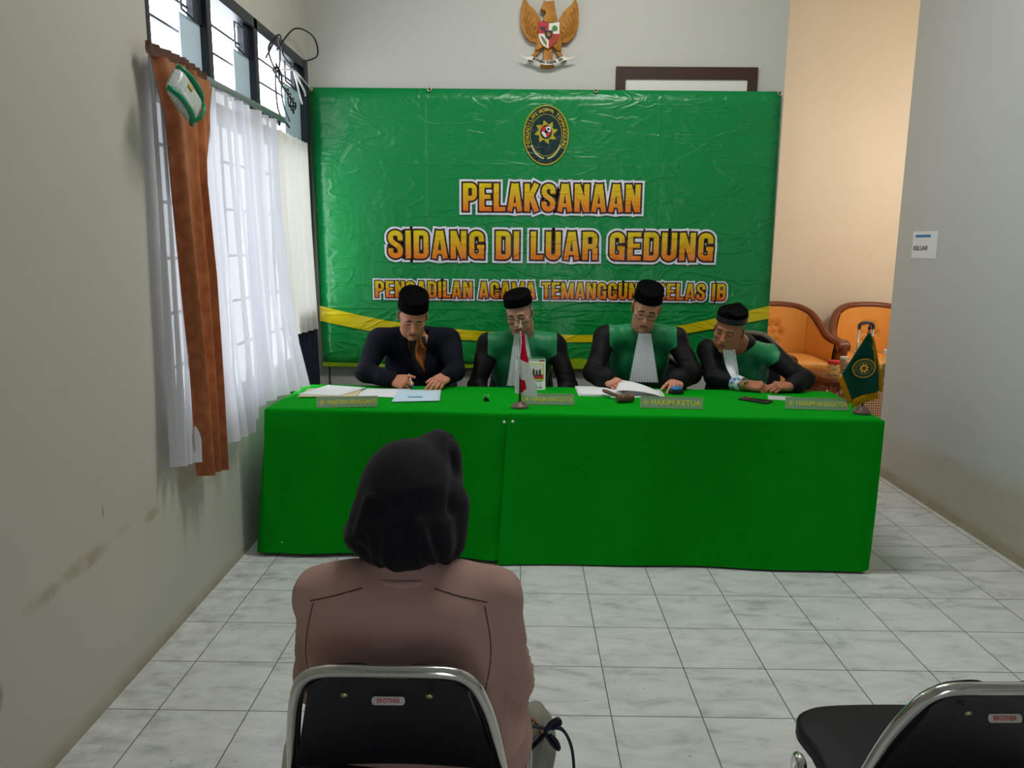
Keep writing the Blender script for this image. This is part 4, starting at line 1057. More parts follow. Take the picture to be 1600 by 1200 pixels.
# ------------------------------------------------------------------ sitting room beyond the opening
m_leather = mat('orange leather', 'eca650', .38, var=.12, vscale=5, bump=.1, bscale=90)
m_carved = mat('carved red brown wood', '7a3f24', .35, var=.25, vscale=18)
def make_armchair(label, loc, rz):
    t = thing('armchair', label, 'armchair', loc, rz, 'orange leather armchairs')
    half = [(0, .40, .955), (.13, .39, .95), (.25, .345, .93), (.335, .26, .875), (.385, .15, .78), (.41, .03, .695), (.42, -.12, .662), (.42, -.30, .655)]
    path = [(-a, b, c) for a, b, c in reversed(half[1:])]+half
    L = smoothline(path, 5); n = len(L)-1
    def at(u): 
        t_ = min(u*n, n-1e-6); i = int(t_); return L[i].lerp(L[i+1], t_-i)
    link('back_rim', tube(L, .036, 10), m_carved, t)
    tufts = [(.45, .66), (.55, .66), (.40, .52), (.50, .52), (.60, .52), (.45, .38), (.55, .38)]
    tf = [(.5+(a-.5)*.42, b) for a, b in tufts]
    def inner(u, v):
        p = at(.02+.96*u); z = lerp(.40, p.z-.012, v); k = .90+.02*math.sin(v*PI)
        d = sum(math.exp(-(((u-a)/.016)**2+((v-b)/.05)**2)) for a, b in tf)*.042
        d += .012*(math.exp(-((u-.29)/.008)**2)+math.exp(-((u-.71)/.008)**2))
        c = Vector((0, -.02)); q = Vector((p.x, p.y))*(k-.05*math.sin(v*PI)); q = q+q.normalized()*d
        return Vector((q.x, q.y, z))
    link('back_cushion', sheet(inner, 90, 20), m_leather, t)
    for a, b in tf: link('tuft_button', xf(lathe([(0, -.012), (.010, -.006), (.012, 0), (.010, .006), (0, .012)], 8), tuple(inner(a, b)-Vector((0, .004, 0)))), mat('dark orange leather', 'a8682a', .4), t)
    link('outer_back', sheet(lambda u, v: Vector((at(u).x*1.0, at(u).y*1.0, lerp(.16, at(u).z-.02, v))), 40, 6), m_leather, t)
    g = []
    for i in range(44):
        p = at(.03+.94*i/43); g.append(xf(lathe([(0, -.004), (.005, -.002), (0, .004)], 6), (p.x*.918, p.y*.918, p.z-.022)))
    link('nail_trim', merge(*g), mat('dark brass nails', '6a4416', .4, .6), t)
    link('seat_cushion', sheet(lambda u, v: Vector(((u-.5)*.72, -.34+v*.66, .47+.035*(1-(2*u-1)**6)*(1-(2*v-1)**6))), 20, 16, .10), m_leather, t)
    link('seat_base', box(-.37, .37, -.31, .28, .20, .385, .02), m_leather, t)
    link('apron', prism([(-.40, .22), (-.28, .18), (0, .15), (.28, .18), (.40, .22), (.40, .27), (-.40, .27)], -.345, -.312, 'xz', .006), m_carved, t)
    for s in (-1, 1):
        link('arm_post', merge(tube(smoothline([(s*.42, -.30, .655), (s*.423, -.345, .64), (s*.413, -.35, .56), (s*.40, -.335, .44), (s*.405, -.33, .27)], 5), [.04]*5+[.036]*5+[.034]*5+[.036]*6, 10), xf(lathe([(0, -.05), (.045, -.05), (.05, 0), (.045, .05), (0, .05)], 14), (s*.42, -.33, .64), (0, PI/2, 0))), m_carved, t, auto=50)
        link('leg', tube([(s*.39, -.31, .22), (s*.40, -.335, .10), (s*.39, -.325, 0)], [.04, .028, .02], 10), m_carved, t)
        link('leg', tube([(s*.33, .26, .22), (s*.34, .29, .1), (s*.35, .31, 0)], [.035, .028, .02], 10), m_carved, t)
    return t
a1 = make_armchair('orange tufted leather armchair beyond the opening, nearest the banner edge', (2.49, 4.97, 0), 0)
dup(a1, (3.40, 5.02, 0), math.radians(-8), 'orange tufted leather armchair beyond the opening, partly cut off by the right wall')
dup(a1, (1.78, 4.12, 0), math.radians(90), 'carved wooden armchair turned sideways behind the rightmost man, only its arm showing')
# side table with snack jars
tb = thing('side_table', 'dark wooden side table with snack jars in front of the orange armchairs', 'table', (2.86, 4.28, 0), 0)
link('tabletop', prism([(q.x, q.y) for q in smoothline([(-.29, -.20, 0), (0, -.235, 0), (.29, -.20, 0), (.32, 0, 0), (.29, .20, 0), (0, .235, 0), (-.29, .20, 0), (-.32, 0, 0)], 4, True)], .445, .41, 'xy', .01), m_carved, tb, auto=50)
link('apron', box(-.25, .25, -.17, .17, .34, .412, .01), m_carved, tb)
for sx in (-1, 1):
    for sy in (-1, 1): link('leg', tube(smoothline([(sx*.22, sy*.14, .37), (sx*.245, sy*.165, .25), (sx*.215, sy*.14, .12), (sx*.25, sy*.17, 0)], 4), [.034]*4+[.028]*4+[.020]*5, 8), m_carved, tb)
solo('doily', lathe([(0, 0), (.16, 0), (.17, .002), (0, .003)], 28, (2.755, 4.23, .445)), mat('beige lace', 'c9b184', .9, var=.3, vscale=60), 'beige lace doily under the snack jars on the side table', 'doily')
m_jar = glass_mat('clear jar plastic', 'f6f8f5', .06, .12)
def jar(label, x, y, r, h, lidcol, fillcol, fill=.7, lid_h=.02, sq=False):
    t = thing('snack_jar', label, 'jar', (x, y, .448), 0, 'snack jars')
    body = [(0, 0), (r*.86, 0), (r*.97, h*.08), (r, h*.3), (r, h*.62), (r*.92, h*.8), (r*.72, h*.92), (r*.72, h)] if not sq else [(0, 0), (r, 0), (r, h), (r*.95, h)]
    link('jar_body', lathe(body, 24), m_jar, t)
    rnd = random.Random(int(x*1000)); g = []
    for i in range(70):
        a = rnd.uniform(0, 6.28); q = r*.76*rnd.random()**.5; z = .014+rnd.random()*h*fill
        g.append(xf(box(-.017, .017, -.012, .012, -.004, .004, .003, 1), (q*math.cos(a), q*math.sin(a), z), (rnd.uniform(0, 3), rnd.uniform(0, 3), rnd.uniform(0, 3)), (r/.055,)*3))
    s = link('snacks', merge(*g), mat('snack '+fillcol, fillcol, .7, var=.3, vscale=40), t); s['kind'] = 'stuff'
    link('lid', lathe([(0, h-.002), (r*.80, h-.002), (r*.82, h+.004), (r*.82, h+lid_h), (r*.76, h+lid_h+.004), (0, h+lid_h+.004)], 24), mat('lid '+lidcol, lidcol, .35), t, auto=50)
jar('round clear jar of yellow chips with a red lid on the side table', 2.655, 4.19, .060, .105, 'c8202a', 'f0b838')
jar('clear jar of brown biscuits with a pale lid in front of the others', 2.765, 4.115, .043, .115, 'b9bcb6', 'b87a3a', .8, .012, True)
jar('short clear jar with a cream lid behind the biscuit jar', 2.80, 4.33, .045, .125, 'd8d4c4', 'a07c40', .5, .014, True)
jar('tall slim clear jar with a pale grey lid beside the suitcase handle', 2.865, 4.25, .030, .185, 'cfd2ce', 'b58a50', .6, .012, True)
jar('tall clear jar with a white lid at the back of the side table', 2.99, 4.40, .036, .20, 'dedfda', 'b08a58', .5, .014, True)
jar('clear bottle shaped jar with a white cap at the right end of the side table', 3.10, 4.20, .040, .19, 'e2e3de', '7f9a5a', .45, .03)
# trolley suitcase
def check_mat():
    t = NT('brown woven check'); c = t.n('ShaderNodeTexChecker'); t.l(t.map((1, 1, 1), (0, PI/4, 0)), c.inputs['Vector']); c.inputs['Scale'].default_value = 75
    c.inputs['Color1'].default_value = lin('7a4a34'); c.inputs['Color2'].default_value = lin('c9ac92'); t.base(c.outputs[0]); t.p.inputs['Roughness'].default_value = .7; return t.m
sc_ = thing('suitcase', 'trolley suitcase with a brown checked front and raised handle behind the green pennant', 'suitcase', (2.725, 3.70, 0), 0)
m_dkcase = mat('dark grey suitcase', '2e2a2c', .6)
link('case', box(-.10, .13, -.10, .12, .03, .50, .03, 3), m_dkcase, sc_)
link('front_panel', box(-.078, .108, -.112, -.095, .06, .47, .008), check_mat(), sc_)
for x in (-.058, .05): link('handle_rod', tube([(x, .09, .48), (x, .09, .90)], .010, 10), mat('silver handle rod', 'c4c2bc', .3, .8), sc_)
link('handle', tube(smoothline([(-.058, .09, .89), (-.055, .09, .922), (-.03, .09, .938), (.02, .09, .938), (.047, .09, .922), (.05, .09, .89)], 5), .016, 10, flat=.8), mat('dark grey handle', '3c3a44', .5), sc_)
for s in (-1, 1): link('wheel', xf(lathe([(0, -.012), (.03, -.012), (.032, 0), (.03, .012), (0, .012)], 18), (s*.08, .10, .03), (0, PI/2, 0)), m_panel, sc_)

# chairs behind the table
def desk_chair(label, loc, rz, rim):
    t = thing('office_chair', label, 'chair', loc, rz, 'chairs behind the table')
    link('seat', box(-.21, .21, -.19, .21, .40, .455, .02, 3), m_vinyl, t)
    def bf(u, v): a = u*2-1; return Vector((a*.21*(1-.10*v*v), .235+.07*v-.045*a*a, lerp(.50, rim-.05*a*a*a*a*1.4-.03*a*a, v)))
    link('backrest', sheet(bf, 20, 14, .035), m_vinyl, t, auto=60)
    E = [bf(i/20, 1)+Vector((0, -.017, .002)) for i in range(21)]
    link('back_rim', tube(E, .016, 8), mat('grey brown chair trim', '74645a', .5), t)
    for sx in (-1, 1):
        link('leg', tube([(sx*.18, -.16, .40), (sx*.20, -.18, 0)], .012, 8), m_iron, t)
        link('leg', tube([(sx*.18, .24, .55), (sx*.18, .20, .40), (sx*.20, .24, 0)], .012, 8), m_iron, t)
    return t
o1 = desk_chair('chair with a grey brown rim showing behind the rightmost man\'s shoulder', (1.40, 2.28, 0), -.10, .985)
o2 = desk_chair('low black chair under the reading man, its back showing beside the rightmost man', (.87, 2.40, 0), 0, .82)
o3 = dup(o2, (-.62, 2.42, 0), .05, 'black chair under the writing man in the dark jacket')
o4 = dup(o2, (.0, 2.42, 0), 0, 'black chair under the robed man behind the red and white flag')
# ------------------------------------------------------------------ people
def skin_mat(name, col):
    t = NT(name); a = lin(col)[:3]
    t.base(t.mix(t.noise(22, 3), tuple(q*1.15 for q in a), tuple(min(1, q*1.5) for q in a)))
    t.p.inputs['Roughness'].default_value = .5; t.p.inputs['Specular IOR Level'].default_value = .35
    t.p.inputs['Subsurface Weight'].default_value = .08; t.p.inputs['Subsurface Radius'].default_value = (.012, .005, .003); t.p.inputs['Subsurface Scale'].default_value = .3
    return t.m
m_brow = mat('dark eyebrow hair', '2a211e', .8); m_browg = mat('grey eyebrow hair', '5c5450', .8)
m_lip = mat('brown pink lip', '8a4a44', .5); m_lid = mat('dark eyelash line', '3a2620', .6)
m_black = mat('black robe cloth', '08080c', .65, spec=.25, var=.2, vscale=10)
m_navyj = mat('navy suit cloth', '0d101c', .8, spec=.2, bump=.1, bscale=700)
m_satin = mat('green satin robe', '07804a', .5, sheen=.1, var=.12, vscale=7)
m_velvet = mat('black velvet cap', '030304', .9, spec=.08)
m_jabot = mat('white pleated cotton', 'd9dce4', .75)
m_trous = mat('black trousers', '101014', .8)
m_hairb = mat('black hair', '141213', .5); m_hairg = mat('grey hair', '77716b', .6)
m_wire = mat('dark spectacle wire', '2a241f', .3, .7)
m_lens = glass_mat('spectacle lens', 'f4f6f4', .03, .06)
def rotm(yaw, pitch, roll):
    R = Matrix.Rotation(math.radians(yaw), 3, 'Z') @ Matrix.Rotation(math.radians(pitch), 3, 'X') @ Matrix.Rotation(math.radians(roll), 3, 'Y')
    return np.array(R)
HS = .96
def head_vol(b, H, R, wide=1.0, long=1.0, mouth_open=0.0, jowl=1.0, nose=1.0):
    b.frame(H, R, HS); w = wide
    b.ell((0, .018, .034), (.074*w, .094, .070), .02)
    b.ell((0, -.030, -.012), (.063*w, .060, .082*long), .03)
    b.ell((0, -.030, -.070*long), (.051*w*jowl, .052, .046), .03)
    b.ell((0, -.072, -.106*long), (.021, .016, .015), .022)
    for s in (-1, 1):
        b.ell((s*.041*w, -.058, -.020), (.022, .022, .016), .024)
        b.ell((s*.036*w, -.045, -.062*long), (.024*jowl, .030, .030), .024)
    b.cap((-.034, -.080, .026), (.034, -.080, .026), .009, k=.022)
    for s in (-1, 1):
        b.ell((s*.032, -.097, .006), (.019, .015, .012), .016, op='s')
        b.ell((s*.032, -.0735, .005), (.0150, .0125, .0115), .004)
        b.cap((s*.020, -.087, -.001), (s*.044, -.081, -.001), .0022, k=.003)       # lowered lid edge
    b.cap((0, -.084, .014), (0, -.108*nose, -.030), .0075, .0115, .012)
    for s in (-1, 1): b.ell((s*.0125, -.097, -.033), (.0085, .010, .0075), .007)
    for s in (-1, 1): b.ell((s*.0065, -.103, -.041), (.0035, .004, .0028), .002, op='s')
    zl = -.066*long
    b.ell((0, -.083, zl+.002), (.027, .012, .015), .014)
    b.cap((-.019, -.0865, zl+.006), (.019, -.0865, zl+.0055), .0042, k=.006)
    b.cap((-.016, -.0865, zl-.007-mouth_open), (.016, -.0865, zl-.0065-mouth_open), .0052, k=.006)
    b.cap((-.023, -.094, zl), (.023, -.094, zl), .0024+mouth_open*.6, k=.003, op='s')
    for s in (-1, 1):     # folds beside the mouth
        b.cap((s*.020, -.097, -.036), (s*.034, -.088, zl-.004), .0028, k=.008, op='s')
        e = np.array(Matrix.Rotation(s*.35, 3, 'Z') @ Matrix.Rotation(-.15, 3, 'X'))
        b.ell((s*.079*w, .012, -.004), (.007, .019, .031), .006, e)
        b.ell((s*.084*w, .010, .000), (.004, .010, .018), .004, e, op='s')
        b.ell((s*.076*w, .004, -.026), (.006, .009, .010), .005)
    b.cap((0, .022, -.05), (0, .035, -.12), .054, .056, .02)
    b.frame()
def hand_vol(b, W, d, n, side, curls, thumb=(25, 20), spread=3, sc=1.0):
    """wrist point, direction to the knuckles, back-of-hand normal, side sign for the thumb, bends per finger"""
    W = np.array(W, float); d = np.array(d, float); d /= np.linalg.norm(d)
    n = np.array(n, float); n -= d*(n @ d); n /= np.linalg.norm(n); l = np.cross(n, d)*side
    P = lambda a, q, c=0: W+sc*(d*a+l*q+n*c)
    lat = (.027, .009, -.009, -.026); kn = (.088, .091, .086, .078)
    b.cap(P(-.03, 0), P(.012, 0), .027*sc, .024*sc, .02)
    for q, a in zip(lat, kn):
        b.cap(P(.012, q*.55), P(a-.006, q, .002), .0145*sc, .0125*sc, .012)
    b.ell(P(.045, .004, -.006), (.036*sc, .036*sc, .013*sc), .015, np.stack([d, l, n], 1))
    lens = ((.043, .026, .021), (.047, .030, .022), (.043, .028, .021), (.034, .021, .018)); rad = (.0092, .0095, .009, .0078)
    tips = []
    for i in range(4):
        p = P(kn[i]-.004, lat[i]); ang = 0; sp = math.radians((1.5-i)*spread)
        base = d*math.cos(sp)+l*math.sin(sp)
        b.ell(P(kn[i]-.005, lat[i], .004), (.0108*sc,)*3, .006)
        for j in range(3):
            ang += math.radians(curls[i][j]); v = base*math.cos(ang)-n*math.sin(ang); q = p+v*lens[i][j]*sc
            b.cap(p, q, rad[i]*(1-.08*j)*sc, rad[i]*(1-.08*(j+1))*sc, .003); p = q
        tips.append(p)
    a0 = P(.018, .020, -.004); td = d*.68+l*.62-n*.35; td /= np.linalg.norm(td); a1 = a0+td*.042*sc
    b.cap(a0, a1, .0165*sc, .0128*sc, .014)
    t1, t2 = (math.radians(x) for x in thumb)
    ax = d*.9-l*.45-n*.1; ax /= np.linalg.norm(ax)
    v1 = td*math.cos(t1)+ax*math.sin(t1); v1 /= np.linalg.norm(v1); a2 = a1+v1*.033*sc; b.cap(a1, a2, .0112*sc, .0102*sc, .004)
    v2 = td*math.cos(t1+t2)+ax*math.sin(t1+t2); v2 /= np.linalg.norm(v2); a3 = a2+v2*.027*sc; b.cap(a2, a3, .0100*sc, .0084*sc, .004)
    return tips, a3
def hat(root, H, R, h=.105, back=.012, slope=0, name='songkok', peak=0, m=None, ry=.103, rx=.0835, band=None):
    V, F = [], []; n = 48
    lev = [(0, 1.0), (.004, 1.012), (.5, .985), (.95, .958), (.985, .955), (1.0, .940)]
    for t, k in lev:
        for i in range(n):
            a = 2*PI*i/n; x, y = rx*k*math.cos(a), ry*k*math.sin(a)
            z = .066+h*t-.010*math.cos(2*a)*(1-t)*.5+slope*math.sin(a)*(t) +(.014*abs(math.sin(a))**3*math.copysign(1, -math.sin(a))*(1-t)*0)+peak*t*math.exp(-((abs(x))/.03)**2)*(.5+.5*abs(math.sin(a)))
            V.append((x, y+back, z))
    L = len(lev)
    for r in range(L-1):
        for i in range(n): F.append((r*n+i, r*n+(i+1) % n, (r+1)*n+(i+1) % n, (r+1)*n+i))
    for q in (.75, .45, .15):
        for i in range(n):
            a = 2*PI*i/n; x, y = rx*.940*q*math.cos(a), ry*.940*q*math.sin(a)
            V.append((x, y+back, .066+h+slope*math.sin(a)*q-.012*(1-q)+.010*math.exp(-(x/.016)**2)*(1-q*.3)-.004+peak*math.exp(-(x/.03)**2)*.8))
        for i in range(n): F.append(((L-1)*n+i, (L-1)*n+(i+1) % n, L*n+(i+1) % n, L*n+i))
        L += 1
    F.append(tuple((L-1)*n+i for i in range(n)))
    M = Matrix([[R[i][j]*HS for j in range(3)]+[H[i]] for i in range(3)]+[[0, 0, 0, 1]])
    o = wpart('cap', xm((V, F), M), m or m_velvet, root, auto=55)
    if band:
        VB = [v for v in V[:2*n]]; g = []
        for r in range(2): g += [(v[0]*1.008, back+(v[1]-back)*1.008, .064+(0 if r == 0 else .036)-.010*math.cos(4*PI*i/n)*.5*(1-r*.4)) for i, v in enumerate(V[r*n:(r+1)*n])]
        f = [(i, (i+1) % n, n+(i+1) % n, n+i) for i in range(n)]
        wpart('cap_band', xm((g, f), M), band, root)
    return o
def glasses(root, H, R, dz=0):
    M = Matrix([[R[i][j]*HS for j in range(3)]+[H[i]] for i in range(3)]+[[0, 0, 0, 1]])
    g = []; lens = []
    for s in (-1, 1):
        rim = []
        for i in range(28):
            a = 2*PI*i/28; ca, sa = math.cos(a), math.sin(a)
            rim.append((s*.034+.0265*math.copysign(abs(ca)**.75, ca), -.103+.006*abs(.034+.0265*ca)/.06, -.004+dz+.0165*math.copysign(abs(sa)**.75, sa)))
        g.append(tube(rim, .0013, 6, True)); lens.append((rim, [tuple(range(28))]))
        g.append(tube(smoothline([(s*.060, -.099, .002+dz), (s*.079, -.080, .006+dz), (s*.086, -.01, .010), (s*.085, .02, .002)], 5), .0015, 6))
    g.append(tube(smoothline([(-.009, -.104, dz), (0, -.108, .004+dz), (.009, -.104, dz)], 4), .0014, 6))
    o = wpart('spectacles', xm(merge(*g), M), m_wire, root)
    link('lens', o.data and xm(xm(merge(*lens), M), (Matrix.Translation(root.location) @ Matrix.Rotation(root.rotation_euler.z, 4, 'Z')).inverted()), m_lens, o)
def garment(b, amp=.003, seed=0, it=2, creases=(), pleat=0):
    V, F = b.mesh(); V = relax(V, F, it); N = vnorm(V, F)
    r = np.random.RandomState(seed); d = np.zeros(len(V))
    for k in range(5):
        w = r.uniform(-1, 1, 3); w /= np.linalg.norm(w); d += np.sin(V @ w*r.uniform(22, 60)+r.uniform(0, 6.28))*amp*.45
    if pleat: d += pleat*np.sin(V[:, 0]*62+1.6*np.sin(V[:, 2]*11+seed)+V[:, 1]*9)*(.6+.4*np.sin(V[:, 2]*15+V[:, 0]*20))*np.clip((N[:, 1]*-1+.3), 0, 1)
    for c, ax, rad, freq, a in creases:      # ridged folds around a joint
        q = V-np.array(c); ax = np.array(ax, float); ax /= np.linalg.norm(ax)
        s = q @ ax; e = np.exp(-(np.linalg.norm(q, axis=1)/rad)**2); ph = np.sin(V @ r.uniform(-25, 25, 3))*2.2
        d += a*e*(1-np.abs(np.sin(s*freq+ph))**.6*1.6)
    return V+N*d[:, None], F
def capdist(V, pts):
    out = np.full(len(V), 9.0)
    for a, b, r0, r1 in pts:
        a, b = np.array(a), np.array(b); ab = b-a; t = np.clip((V-a) @ ab/(ab @ ab), 0, 1)
        out = np.minimum(out, np.linalg.norm(V-a-t[:, None]*ab, axis=1)-(r0+(r1-r0)*t))
    return out
def jabot(root, robe_bvh, top, bl, br, folds=9, m=None, w_top=.035):
    T = Vector(top); B0, B1 = Vector(bl), Vector(br); nu, nv = 54, 20
    def f(u, v):
        p = (T+Vector((-w_top*(1-2*u), 0, 0))).lerp(B0.lerp(B1, u), v)
        hit = robe_bvh.ray_cast(Vector((p.x, p.y-.35, p.z)), Vector((0, 1, 0)))
        y = hit[0].y if hit[0] else p.y
        s = abs(((u*folds) % 1)*2-1)
        return Vector((p.x, min(y, p.y+.02)-.010-.009*s*(.5+.5*v), p.z-.004*s*v))
    g = sheet(f, nu, nv)
    # smooth the depth so that the cloth hangs straight
    V = np.array(g[0]).reshape(nv+1, nu+1, 3)
    for _ in range(6): V[1:-1, :, 1] = np.minimum(V[1:-1, :, 1], .5*(V[:-2, :, 1]+V[2:, :, 1])*.6+V[1:-1, :, 1]*.4)
    return wpart('jabot', ([tuple(q) for q in V.reshape(-1, 3)], g[1]), m or m_jabot, root)
def man(cfg):
    c = cfg; H = np.array(c['H']); R = rotm(*c['rot']); SL, SR, EL, ER, WL, WR = (np.array(c[k], float) for k in ('SL', 'SR', 'EL', 'ER', 'WL', 'WR'))
    N = np.array(c.get('N', (SL+SR)/2+np.array((0, -.005, .045)))); P = np.array(c['P'], float); root = thing('person', c['label'], 'person', (float(P[0]), float(P[1]), 0))
    sh = (SL+SR)/2; up = sh-P
    zs = axis(-.02, H[2]+.16, .014, [(.44, .72, .009), (.715, .86, .0034), (.86, H[2]-.13, .006), (H[2]-.13, H[2]+.16, .0029)])
    lo = np.min([SL, SR, EL, ER, WL, WR], 0); hi = np.max([SL, SR, EL, ER, WL, WR], 0)
    y0 = min(lo[1]-.14, c.get('ymin', 9)); ys = axis(y0, P[1]+.22, .0075, [(y0, H[1]+.06, .0036)])
    xs = axis(lo[0]-.14, hi[0]+.14, .0038)
    b = Blob(xs, ys, zs)
    # trunk
    b.ell(sh*.72+P*.28+np.array((0, .0, 0)), (.155, .100, .175), .03); b.ell(sh*.4+P*.6+np.array((0, -.01, 0)), (.145, .105, .16), .04); b.ell(P+np.array((0, 0, .03)), (.165, .12, .11), .04)
    b.cap(SL, SR, .05, k=.04); b.cap(N, N*.5+H*.5, .056, .052, .03)
    for s, E, W in ((SL, EL, WL), (SR, ER, WR)):
        b.cap(s, E, .046, .036, .02); b.cap(E, W, .036, .025, .015)
    # legs under the table
    legs = []
    for s in (-1, 1):
        hip = P+np.array((s*.09, -.03, 0)); kn = np.array((P[0]+s*.11, P[1]-.34, .46)); an = np.array((P[0]+s*.11, P[1]-.28, .08))
        legs.append((hip, kn, an)); b.cap(hip, kn, .072, .052, .03); b.cap(kn, an, .05, .034, .02); b.cap(an+np.array((0, .02, -.035)), an+np.array((0, -.15, -.05)), .036, .028, .02)
    head_vol(b, H, R, **c.get('face', {}))
    # neck between the head and the trunk
    b.cap(H+R @ np.array((0, .03, -.08)), N, .052, .058, .02)
    tips = []
    for W, hcfg in ((WL, c['handL']), (WR, c['handR'])): tips.append(hand_vol(b, W, **hcfg))
    V, F = b.mesh(); V = relax(V, F, 1, .4)
    L = (V-H) @ R/HS; FC = L[F].mean(1); mi = np.zeros(len(F), int)
    zl = -.066*c.get('face', {}).get('long', 1.0); fr = FC[:, 1] < -.055
    mi[fr & (np.abs(FC[:, 0]) < .022) & (np.abs(FC[:, 2]-zl+.0008) < .0098-.26*np.abs(FC[:, 0])+.002) & (FC[:, 1] < -.083)] = 1
    ax = np.abs(FC[:, 0]); bz = .0265+.10*(ax-.02)-2.2*np.maximum(0, ax-.034)**1.5*6
    mi[fr & (ax > .014) & (ax < .050) & (np.abs(FC[:, 2]-bz) < .0050)] = 2
    mi[fr & (ax > .019) & (ax < .046) & (np.abs(FC[:, 2]+.0015) < .0030) & (FC[:, 1] > -.094)] = 3
    wpart('body', (V, F), None, root, mats=[c['skin'], m_lip, m_browg if c.get('grey') else m_brow, m_lid], midx=mi)
    # hair at the sides and the back, under the cap
    hb = Blob(axis(H[0]-.12, H[0]+.12, .004), axis(H[1]-.13, H[1]+.14, .004), axis(H[2]-.12, H[2]+.14, .004)); hb.frame(H, R, HS)
    wd = c.get('face', {}).get('wide', 1.0)
    hb.ell((0, .020, .034), (.0765*wd, .0965, .073), .001)
    q = R.T
    def cut(X, Y, Z):
        X, Y, Z = X-H[0], Y-H[1], Z-H[2]; l = [(q[i, 0]*X+q[i, 1]*Y+q[i, 2]*Z)/HS for i in range(3)]
        front = -.034-l[1]-.10*np.abs(l[2]-.05); low = -.004-l[2]-.35*np.maximum(0, l[1]-.03)
        return np.maximum(front, low)*-1
    hb.fn(lambda X, Y, Z: -cut(X, Y, Z), 'i')
    hv, hf = hb.mesh(); wpart('hair', (relax(hv, hf, 1), hf), m_hairg if c.get('grey') else m_hairb, root)
    # trousers and shoes, hidden by the cloth
    lb = Blob(axis(P[0]-.26, P[0]+.26, .012), axis(P[1]-.6, P[1]+.2, .012), axis(.03, P[2]+.2, .012))
    lb.ell(P+np.array((0, 0, .03)), (.185, .14, .13), .04)
    for hip, kn, an in legs: lb.cap(hip, kn, .088, .068, .03); lb.cap(kn, an, .066, .055, .02)
    wpart('trousers', lb.mesh(), m_trous, root)
    for hip, kn, an in legs:
        sb = Blob(axis(an[0]-.06, an[0]+.06, .009), axis(an[1]-.22, an[1]+.09, .009), axis(-.01, .12, .009))
        sb.cap(an+np.array((0, .03, -.035)), an+np.array((0, -.15, -.04)), .042, .036, .02); sb.fn(lambda X, Y, Z: .001-Z+0*X+0*Y, 'i')
        wpart('shoe', sb.mesh(), m_black, root)
    return root, dict(H=H, R=R, SL=SL, SR=SR, EL=EL, ER=ER, WL=WL, WR=WR, N=N, P=P, sh=sh, tips=tips)
def robe_vol(J, c, pad=.0, sleeve=.03, h=.0058, cuff=0.0, arm0=.060):
    H, N, P, sh = J['H'], J['N'], J['P'], J['sh']
    A = np.array([J[k] for k in ('SL', 'SR', 'EL', 'ER', 'WL', 'WR')]); lo, hi = A.min(0), A.max(0)
    b = Blob(axis(lo[0]-.16, hi[0]+.16, h), axis(lo[1]-.16, max(hi[1], P[1])+.20, h), axis(P[2]-.06, N[2]+.09, h))
    b.ell(sh*.72+P*.28, (.175+pad, .122+pad, .19), .03); b.ell(sh*.4+P*.6+np.array((0, -.012, 0)), (.172+pad, .135+pad, .18), .04); b.ell(P+np.array((0, 0, .05)), (.195+pad, .16, .14), .05)
    b.cap(J['SL'], J['SR'], .064, k=.04)
    for s in ('SL', 'SR'): b.cap(J[s]*.94+N*.06, N*.75+J[s]*.25, .052, .050, .04)
    arms = []
    for s, e, w in (('SL', 'EL', 'WL'), ('SR', 'ER', 'WR')):
        S, E, W = J[s], J[e], J[w]; cf_ = c.get('cuff'+s[1], cuff); W2 = W*(1-cf_)+E*cf_
        b.cap(S, E, arm0, .054, .03); b.cap(E, W2, .054, .040+sleeve*.5, .022)
        arms += [(S, E, arm0+.004, .058), (E, W2, .058, .044+sleeve*.5)]
    return b, arms
def flatten_on(b, z):      # sleeves rest on the table top
    b.fn(lambda X, Y, Z: np.where(Y < 1.925, (z+.001)-Z, -1.0)+0*X, 'i')
CRE = lambda J: [(J['EL'], J['EL']-J['SL'], .10, 52, .0035), (J['ER'], J['ER']-J['SR'], .10, 52, .0035), ((J['EL']+J['WL'])/2, J['WL']-J['EL'], .08, 60, .002), ((J['ER']+J['WR'])/2, J['WR']-J['ER'], .08, 60, .002)]

